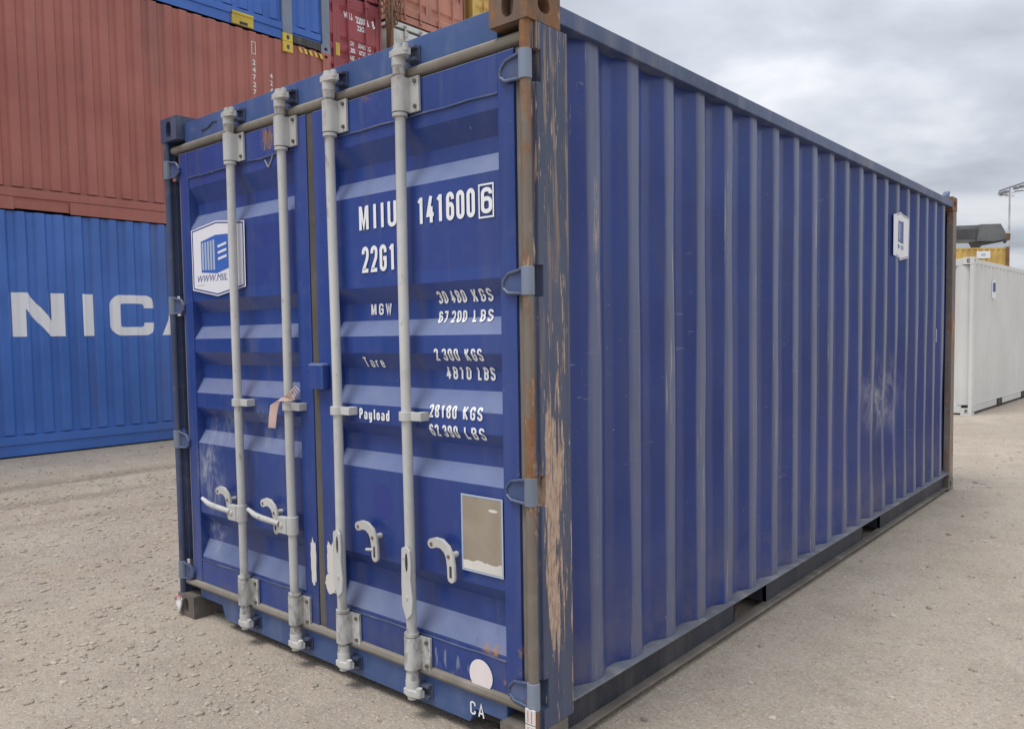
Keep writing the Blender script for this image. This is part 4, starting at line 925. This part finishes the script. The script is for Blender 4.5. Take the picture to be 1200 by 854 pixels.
def Cshape(y0, y1, za, zb, t):
    def arc(cx, cz, r, a0, a1, n=6): return [(cx+r*math.cos(R(a0+(a1-a0)*k/n)), cz+r*math.sin(R(a0+(a1-a0)*k/n))) for k in range(n+1)]
    ro, ri = 0.13, 0.035
    mh = 0.165
    o = [(y1, za+mh)]+arc(y1-ro, za+ro, ro, 0, -90)+arc(y0+ro, za+ro, ro, -90, -180)+arc(y0+ro, zb-ro, ro, 180, 90)+arc(y1-ro, zb-ro, ro, 90, 0)+[(y1, zb-mh)]
    i = [(y1-t, za+mh)]+arc(y1-t-ri, za+t*0.8+ri, ri, 0, -90)+arc(y0+t+ri, za+t*0.8+ri, ri, -90, -180)+arc(y0+t+ri, zb-t*0.8-ri, ri, 180, 90)+arc(y1-t-ri, zb-t*0.8-ri, ri, 90, 0)+[(y1-t, zb-mh)]
    n = len(o); return o+i, [(k, k+1, n+k+1, n+k) for k in range(n-1)]
big([Cshape(2.435, 3.005, z0, z1, 0.135)])
ya, yb = 3.10, 3.72; ym = (ya+yb)/2
big([([(ya, z0), (ya+0.155, z0), (ym, z1-0.17), (yb-0.155, z0), (yb, z0), (ym+0.085, z1), (ym-0.085, z1)], [(0, 1, 2, 6), (2, 3, 4, 5), (2, 5, 6)]), ([(ya+0.17, z0+0.10), (yb-0.17, z0+0.10), (yb-0.24, z0+0.20), (ya+0.24, z0+0.20)], [(0, 1, 2, 3)])])
redc = container('shipping_container', 'red brown container resting on the bright blue lettered one', (SX, Y0, GZ+H9), 0, L45, H9, 'redbox', 'containers in the long stack', pitch=0.212, outer=0.10, slope=0.024, depth=0.028, rail='deep', e0=0.30, flush=True)
RWP = wall_profile(L45, 0.212, 0.10, 0.024, 0.028, -0.006, 0.30, 0.13, L45-0.13)
P40 = L45-0.79
# gooseneck steps in the lower part of the red rail, 40 ft castings, hazard marks, codes
for a, c2 in ((2.0, 1.38-Y0), (2.0-Y0, L45-0.2)):
    part('rail_plate', 'redbox', redc, lambda b: b.box(-0.010, 0.004, a, c2, 0.004, 0.150), 0.003)
def c40(b): b.box(-0.14, 0.006, P40-0.085, P40+0.085, H9-0.155, H9-0.004)
cc_ = part('corner_casting', 'yel', redc, c40, 0.004)
part('slot', 'dark', cc_, lambda b: b.prism(oval(P40, H9-0.08, 0.026, 0.036, 14), lambda y, z: (0.0075, y, z), lambda y, z: (0.001, y, z)))
for k in range(5):
    a = P40+0.22+0.095*k
    part('hazard_stripe', 'yel', redc, lambda b: b.prism([(a, H9-0.105), (a+0.045, H9-0.105), (a+0.010, H9-0.035), (a-0.035, H9-0.035)], lambda y, z: (0.0015, y, z), lambda y, z: (-0.0035, y, z)))
onR = lambda y, z: (interp(RWP, y)+0.004, y, z)
rcut = [y for y, _ in RWP]
def vtext(t, yc, ztop, h, w):
    for k, ch in enumerate(t):
        if ch == ' ': continue
        vs_, fs_ = flat_text(ch, 0.02); b0 = ztop-(k+1)*h
        decal('lettering', 'fresh', redc, fit(vs_, yc-w/2, yc+w/2, b0+0.02, b0+h-0.01), fs_, onR, rcut, ())
vtext('2472742', 4.62-Y0, H9-0.40, 0.105, 0.05); vtext('4247', 4.92-Y0, H9-0.52, 0.105, 0.05)
decal('number_plate', 'glue', redc, *ring2([(4.585-Y0, H9-0.33), (4.655-Y0, H9-0.33), (4.655-Y0, H9-0.15), (4.585-Y0, H9-0.15)], [(4.595-Y0, H9-0.32), (4.645-Y0, H9-0.32), (4.645-Y0, H9-0.16), (4.595-Y0, H9-0.16)]), onR, rcut, ())
tb = container('shipping_container', 'azure blue container with yellow lifting pocket on top of the red brown one', (SX, Y0, GZ+2*H9), 0, L45, H9, 'bright2', 'containers in the long stack', pitch=0.25, outer=0.10, slope=0.035, depth=0.03, rail='deep', cmat='steel', e0=0.25)
part('support_post', 'steel', tb, lambda b: b.box(-0.09, 0.004, P40-0.085, P40+0.085, 0.118, H9-0.12), 0.004)
pc40 = part('corner_casting', 'yel', tb, lambda b: b.box(-0.15, 0.007, P40-0.085, P40+0.085, 0.0, 0.117), 0.004)
part('slot', 'dark', pc40, lambda b: b.prism(oval(P40, 0.06, 0.026, 0.036, 14), lambda y, z: (0.0085, y, z), lambda y, z: (0.001, y, z)))
for yc in (4.455-Y0, 2.95-Y0):
    pk_ = part('lifting_pocket', 'yel', tb, lambda b: (b.box(-0.03, 0.010, yc-0.17, yc+0.17, 0.025, 0.205), b.tube((0.0, yc-0.17, 0.175), (0.0, yc+0.17, 0.175), 0.024, 10)), 0.003)
    part('slot', 'dark', pk_, lambda b: b.box(0.009, 0.012, yc-0.055, yc+0.075, 0.035, 0.075))
part('shadow_gap', 'dark', tb, lambda b: b.box(-0.07, 0.0045, P40+0.10, L45-0.19, 0.012, 0.125))  # dark box standing in for the shaded gap under the end section

# ------------------------------------------------------------------ boxes behind, door ends facing the yard
XB = -12.0
def behind(label, yr, z, mat, doors='grey', h=2.591, cm=None): return container('shipping_container', label, (XB, yr, z), R(90), 6.058, h, mat, 'containers stacked with their doors to the yard', doors=doors, cmat=cm, holes=True)
zA = [GZ, GZ+2.896, GZ+5.792]
behind('white container at ground level under the row of door ends behind the long stack', 9.90, zA[0], 'pale', h=2.896)
behind('blue container second from the ground under the maroon one', 9.90, zA[1], 'bright', h=2.896)
mar = behind('maroon container with white code lettering beside the end of the long stack', 9.90, zA[2], 'maroon', 'maroon', h=2.896, cm='maroon')
behind('red brown container at ground level behind the dark blue one', 12.60, zA[0], 'redbox', h=2.896)
behind('salmon container second from the ground behind the dark blue one', 12.60, zA[1], 'peach', h=2.896)
behind('pale grey container with closed doors beside the maroon one', 12.60, zA[2], 'pale', cm='rusty')
behind('salmon pink container resting on the pale grey one', 12.60, zA[2]+2.591, 'peach', 'peach', cm='rusty')
behind('blue container at ground level under the yellow column', 15.30, zA[0], 'bright', h=2.896)
behind('maroon container second from the ground in the yellow column', 15.30, zA[1], 'maroon', h=2.896)
behind('yellow container third from the ground beside the pale grey one', 15.30, zA[2], 'yellow')
behind('yellow container at the top of its column beside the salmon pink one', 15.30, zA[2]+2.591, 'yellow', 'yellow')
mp = [(z, y) for z, y in door_profile(0.036, 0.034, 2.896)]
onM = lambda x, z: (x, (interp(mp, z) if mp[0][0] < z < mp[-1][0] else 0.032)-0.006, z)
mk = 2.896/2.591
def mtext(t, x0, x1, z0, z1): text(t, x0, x1, z0, z1, 0.03, mar, onM, [z for z, _ in mp])
ZT = 8.160-zA[2]
mtext('MIIU', -0.905-0.08, -0.905+0.13, ZT-0.04, ZT+0.12); mtext('220008', -0.68, -0.33, ZT-0.06, ZT+0.10)
mtext('8', -0.235, -0.165, ZT-0.06, ZT+0.12); mtext('22G1', -0.66, -0.43, ZT-0.21, ZT-0.10)
for k, (a, b_) in enumerate((('MGW', '30480 KG'), ('LBS', '67200 LB'), ('TARE', '2300 KG'), ('CUB', '4810 LB'))):
    zq = ZT-0.46-0.15*k
    mtext(a, -0.86-0.03, -0.86+0.13, zq-0.1, zq); mtext(b_, -0.62, -0.28, zq-0.1, zq)
ys = thing('warning_label', 'small yellow label on the left door edge of the maroon container', 'label', (XB+0.0, 8.66, zA[2]+1.42))
part('plate', 'yel', ys, lambda b: b.box(-0.033, -0.028, 0, 0.10, 0, 0.26))
# rusty lashing gear hanging between the columns
lg = thing('lashing_gear', 'rusty brown lashing chain and turnbuckle hanging between maroon and pale grey containers', 'lashing gear', (XB+0.12, 10.05, 0.09))
def chain(b):
    rs = random.Random(3)
    for c_ in range(5):
        y = -0.22+0.13*c_; x = rs.uniform(-0.02, 0.05); n = 7-abs(2-c_)
        for k in range(n):
            z = 8.95-0.13*k; t = rs.uniform(-0.5, 0.5)+(k % 2)*1.5
            pts = [(x+0.035*math.cos(a)*math.cos(t), y+0.04*math.cos(a)*math.sin(t)+rs.uniform(-.005, .005), z+0.085*math.sin(a)) for a in [2*math.pi*q/10 for q in range(11)]]
            b.path(pts, 0.016, 6)
part('chain', 'rusty', lg, chain)
part('turnbuckle', 'rusty', lg, lambda b: (b.tube((0.03, 0.03, 0.0), (0.03, 0.03, 9.0), 0.025, 8), b.tube((0.03, 0.03, 7.2), (0.03, 0.03, 7.7), 0.055, 8)))

# ------------------------------------------------------------------ right: white box, yellow boxes, machine, mast
wc = container('shipping_container', 'white container standing on the yard beyond the dark blue one', (-1.135, 12.92, -0.004), R(-2.3), 6.058, 2.591, 'clean', None, pitch=0.2785, depth=0.028)
WWP = wall_profile(6.058, 0.2785, 0.072, 0.068, 0.028, -0.006, 0.437, 0.13, 6.058-0.13)
wcut = [y for y, _ in WWP]
onC = lambda k: (lambda y, z: (max(interp(WWP, y), -0.018)+0.004+0.0008*k, y, z))
hx2 = [(1.24, 1.955), (1.43, 1.93), (1.62, 1.955), (1.62, 2.245), (1.43, 2.28), (1.24, 2.245)]
decal('logo_sticker', 'fresh', wc, hx2, [tuple(range(6))], onC(0), wcut, ())
decal('sticker_border', 'stickerg', wc, *ring2(shrink(hx2, 0.97), shrink(hx2, 0.94)), onC(1), wcut, ())
decal('sticker_print', 'stickern', wc, [(1.38, 2.06), (1.53, 2.06), (1.53, 2.22), (1.38, 2.22)], [(0, 1, 2, 3)], onC(1), wcut, ())
th = R(-48.9); ly = Vector((-math.sin(th), math.cos(th), 0))
yb_ = Vector((-5.2, 42.77, 0))-6.058*ly
container('shipping_container', 'yellow container on the ground under another yellow one', (yb_.x, yb_.y, 0), th, 6.058, 2.591, 'yellow', 'yellow containers behind the white one', cmat='rusty', holes=False)
y2 = container('shipping_container', 'yellow container with a white placard raised on another behind the white one', (yb_.x, yb_.y, 2.591), th, 6.058, 2.591, 'yellow', 'yellow containers behind the white one', cmat='rusty', holes=False)
decal('placard', 'fresh', y2, [(5.05-0.55, 2.06), (5.05+0.1, 2.06), (5.05+0.1, 2.40), (5.05-0.55, 2.40)], [(0, 1, 2, 3)], lambda y, z: (0.004, y, z))
decal('placard_print', 'stickerg', y2, [(4.72, 2.17), (4.93, 2.17), (4.93, 2.29), (4.72, 2.29)], [(0, 1, 2, 3)], lambda y, z: (0.006, y, z))
# reach stacker: boom to the right above the yellow box, body hidden behind the dark blue one
base = Vector((-8.77, 49.11, 0)); ax_ = math.atan2(0.658, 0.753)
rs_ = thing('reach_stacker', 'dark grey reach stacker boom pointing out above the yellow containers', 'reach stacker', base, ax_)
sc = 0.0478
P = lambda px, py: ((px-1120)*sc, 7.06-(py-265)*sc)
fr = lambda d: (lambda a, z: (a, d, z))
part('boom', 'boom', rs_, lambda b: b.prism([P(900, 289), P(1143, 284), P(1143, 265), P(900, 270)], fr(-0.42), fr(0.42)), 0.03)
part('boom_panel', 'boom2', rs_, lambda b: b.prism([P(905, 284), P(1141, 281), P(1141, 269.5), P(905, 274)], fr(-0.45), fr(-0.41)), 0.01)
part('boom_sleeve', 'boom', rs_, lambda b: b.prism([P(1139, 284), P(1160, 284.5), P(1172, 282), P(1171.6, 273.7), P(1166, 264.2), P(1142, 264.6)], fr(-0.55), fr(0.55)), 0.03)
part('sheave_bracket', 'boom2', rs_, lambda b: b.prism([P(1143.5, 292), P(1147, 288.8), P(1178, 283.5), P(1172, 281), P(1139, 283.5)], fr(-0.35), fr(0.35)), 0.02)
part('boom_tip', 'rusty', rs_, lambda b: b.prism([P(1170, 283), P(1180.5, 283), P(1181, 275), P(1170, 274)], fr(-0.3), fr(0.3)), 0.02)
part('hook', 'boom2', rs_, lambda b: b.tube((P(1178, 283)[0], 0, P(1178, 283)[1]), (P(1178, 285.5)[0], 0, P(1178, 285.5)[1]), 0.08, 8))
part('chassis', 'yel', rs_, lambda b: b.box(-11.5, -4.5, -1.3, 1.3, 0.75, 2.1), 0.08)
part('cab', 'boom', rs_, lambda b: b.box(-8.2, -6.4, -1.0, 1.0, 2.1, 3.6), 0.08)
part('cab_window', 'glass', rs_, lambda b: b.box(-7.9, -6.38, -1.02, 1.02, 2.6, 3.4))
part('pillar', 'boom2', rs_, lambda b: b.box(-10.9, -9.9, -0.5, 0.5, 2.1, 6.6), 0.05)
part('lift_cylinder', 'boom2', rs_, lambda b: b.tube((-5.4, 0, 2.0), (-3.2, 0, 6.0), 0.14, 12))
for a in (-10.3, -5.7):
    for d in (-1.45, 1.45):
        part('wheel', 'tyre', rs_, lambda b: b.tube((a, d-0.35, 0.85), (a, d+0.35, 0.85), 0.85, 24), 0.05)
# floodlight mast
fm = thing('floodlight_mast', 'tall thin floodlight mast with a crossbar of lamps', 'light mast', (-12.73, 91.65, 0), math.atan2(0.658, 0.753))
part('pole', 'galv', fm, lambda b: b.tube((0, 0, 0), (0, 0, 14.4), 0.15, 12, 0.08))
part('crossbar', 'lamp', fm, lambda b: b.path([(-1.05, 0, 14.70), (0.0, 0.0, 15.05), (1.45, 0.0, 15.50)], 0.085, 8))
part('crossbar', 'lamp', fm, lambda b: b.path([(-1.0, 0, 14.25), (-0.25, 0.0, 14.35)], 0.06, 8))
part('crossbar', 'lamp', fm, lambda b: b.path([(0.45, 0, 14.62), (1.35, 0.0, 14.72)], 0.06, 8))
part('bracket', 'galv', fm, lambda b: (b.tube((0, 0, 14.3), (0, 0, 15.05), 0.07, 8), b.tube((-0.45, 0, 14.2), (0.45, 0, 14.2), 0.05, 8), b.tube((0, 0, 14.35), (-0.6, 0, 14.3), 0.05, 8), b.tube((0, 0, 14.4), (0.7, 0, 14.65), 0.05, 8)))
for a, z in ((-0.85, 14.5), (-0.40, 14.62), (0.62, 14.98), (1.2, 15.12)):
    part('lamp', 'lamp', fm, lambda b: b.box(a-0.18, a+0.18, -0.25, 0.25, z-0.14, z+0.10), 0.03)

# ------------------------------------------------------------------ loose stones on the yard
def stones(n, seed, name, label, boxr, smin, smax, mat):
    rs = np.random.RandomState(seed)
    bm = bmesh.new(); bmesh.ops.create_icosphere(bm, subdivisions=1, radius=1)
    bv = np.array([v.co[:] for v in bm.verts]); bf = np.array([[v.index for v in f.verts] for f in bm.faces]); bm.free()
    V = []; F = []; k = 0
    while k < n:
        x = rs.uniform(boxr[0], boxr[1]); y = rs.uniform(boxr[2], boxr[3])
        if -2.5 < x < 0.06 and -0.05 < y < 6.1: continue
        if x < SX+0.1 and y < 6.1: continue
        if math.hypot(x-CAM.x, y-CAM.y) < 0.5: continue
        if rs.rand() > (1.0 if x < -1 else 0.42): continue
        sz = smin*(smax/smin)**(rs.rand()**2.6)
        a = rs.rand()*6.28; sc_ = sz*np.array([1, rs.uniform(.6, .95), rs.uniform(.35, .65)])
        q = bv*(1+0.22*(rs.rand(len(bv), 1)-.5))*sc_
        c_, s_ = math.cos(a), math.sin(a)
        V.append(np.stack([x+q[:, 0]*c_-q[:, 1]*s_, y+q[:, 0]*s_+q[:, 1]*c_, hgt(x, y)+q[:, 2]+0.15*sc_[2]], 1)); F.append(bf+k*len(bv)); k += 1
    V = np.concatenate(V); F = np.concatenate(F)
    me = bpy.data.meshes.new(name); me.from_pydata(V.tolist(), [], F.tolist()); me.materials.append(mat)
    o = bpy.data.objects.new(name, me); COL.objects.link(o); o['kind'] = 'stuff'; o['label'] = label; o['category'] = 'gravel'
def stone_mat(name, a, b):
    s = NT(name); n = s.t.nodes.new('ShaderNodeNewGeometry')
    return s.done(s.mix(n.outputs['Random Per Island'], a, b), 0.9, 0, 0.25)
stones(13000, 1, 'gravel', 'loose pale pebbles scattered over the gravel yard', (-8.6, 3.4, -0.9, 11), 0.004, 0.026, stone_mat('pale_pebbles', (0.31, 0.265, 0.212), (0.50, 0.445, 0.375)))
stones(1100, 2, 'gravel', 'dark stone chips scattered over the gravel yard', (-8.4, 3.0, -0.9, 9), 0.004, 0.018, stone_mat('dark_chips', (0.11, 0.10, 0.095), (0.22, 0.19, 0.165)))
stones(9000, 3, 'gravel', 'small earth clods and pebbles lying on the loose left part of the yard', (-6.5, -0.8, -0.95, 4.2), 0.006, 0.024, stone_mat('earthy_pebbles', (0.33, 0.28, 0.222), (0.45, 0.395, 0.325)))
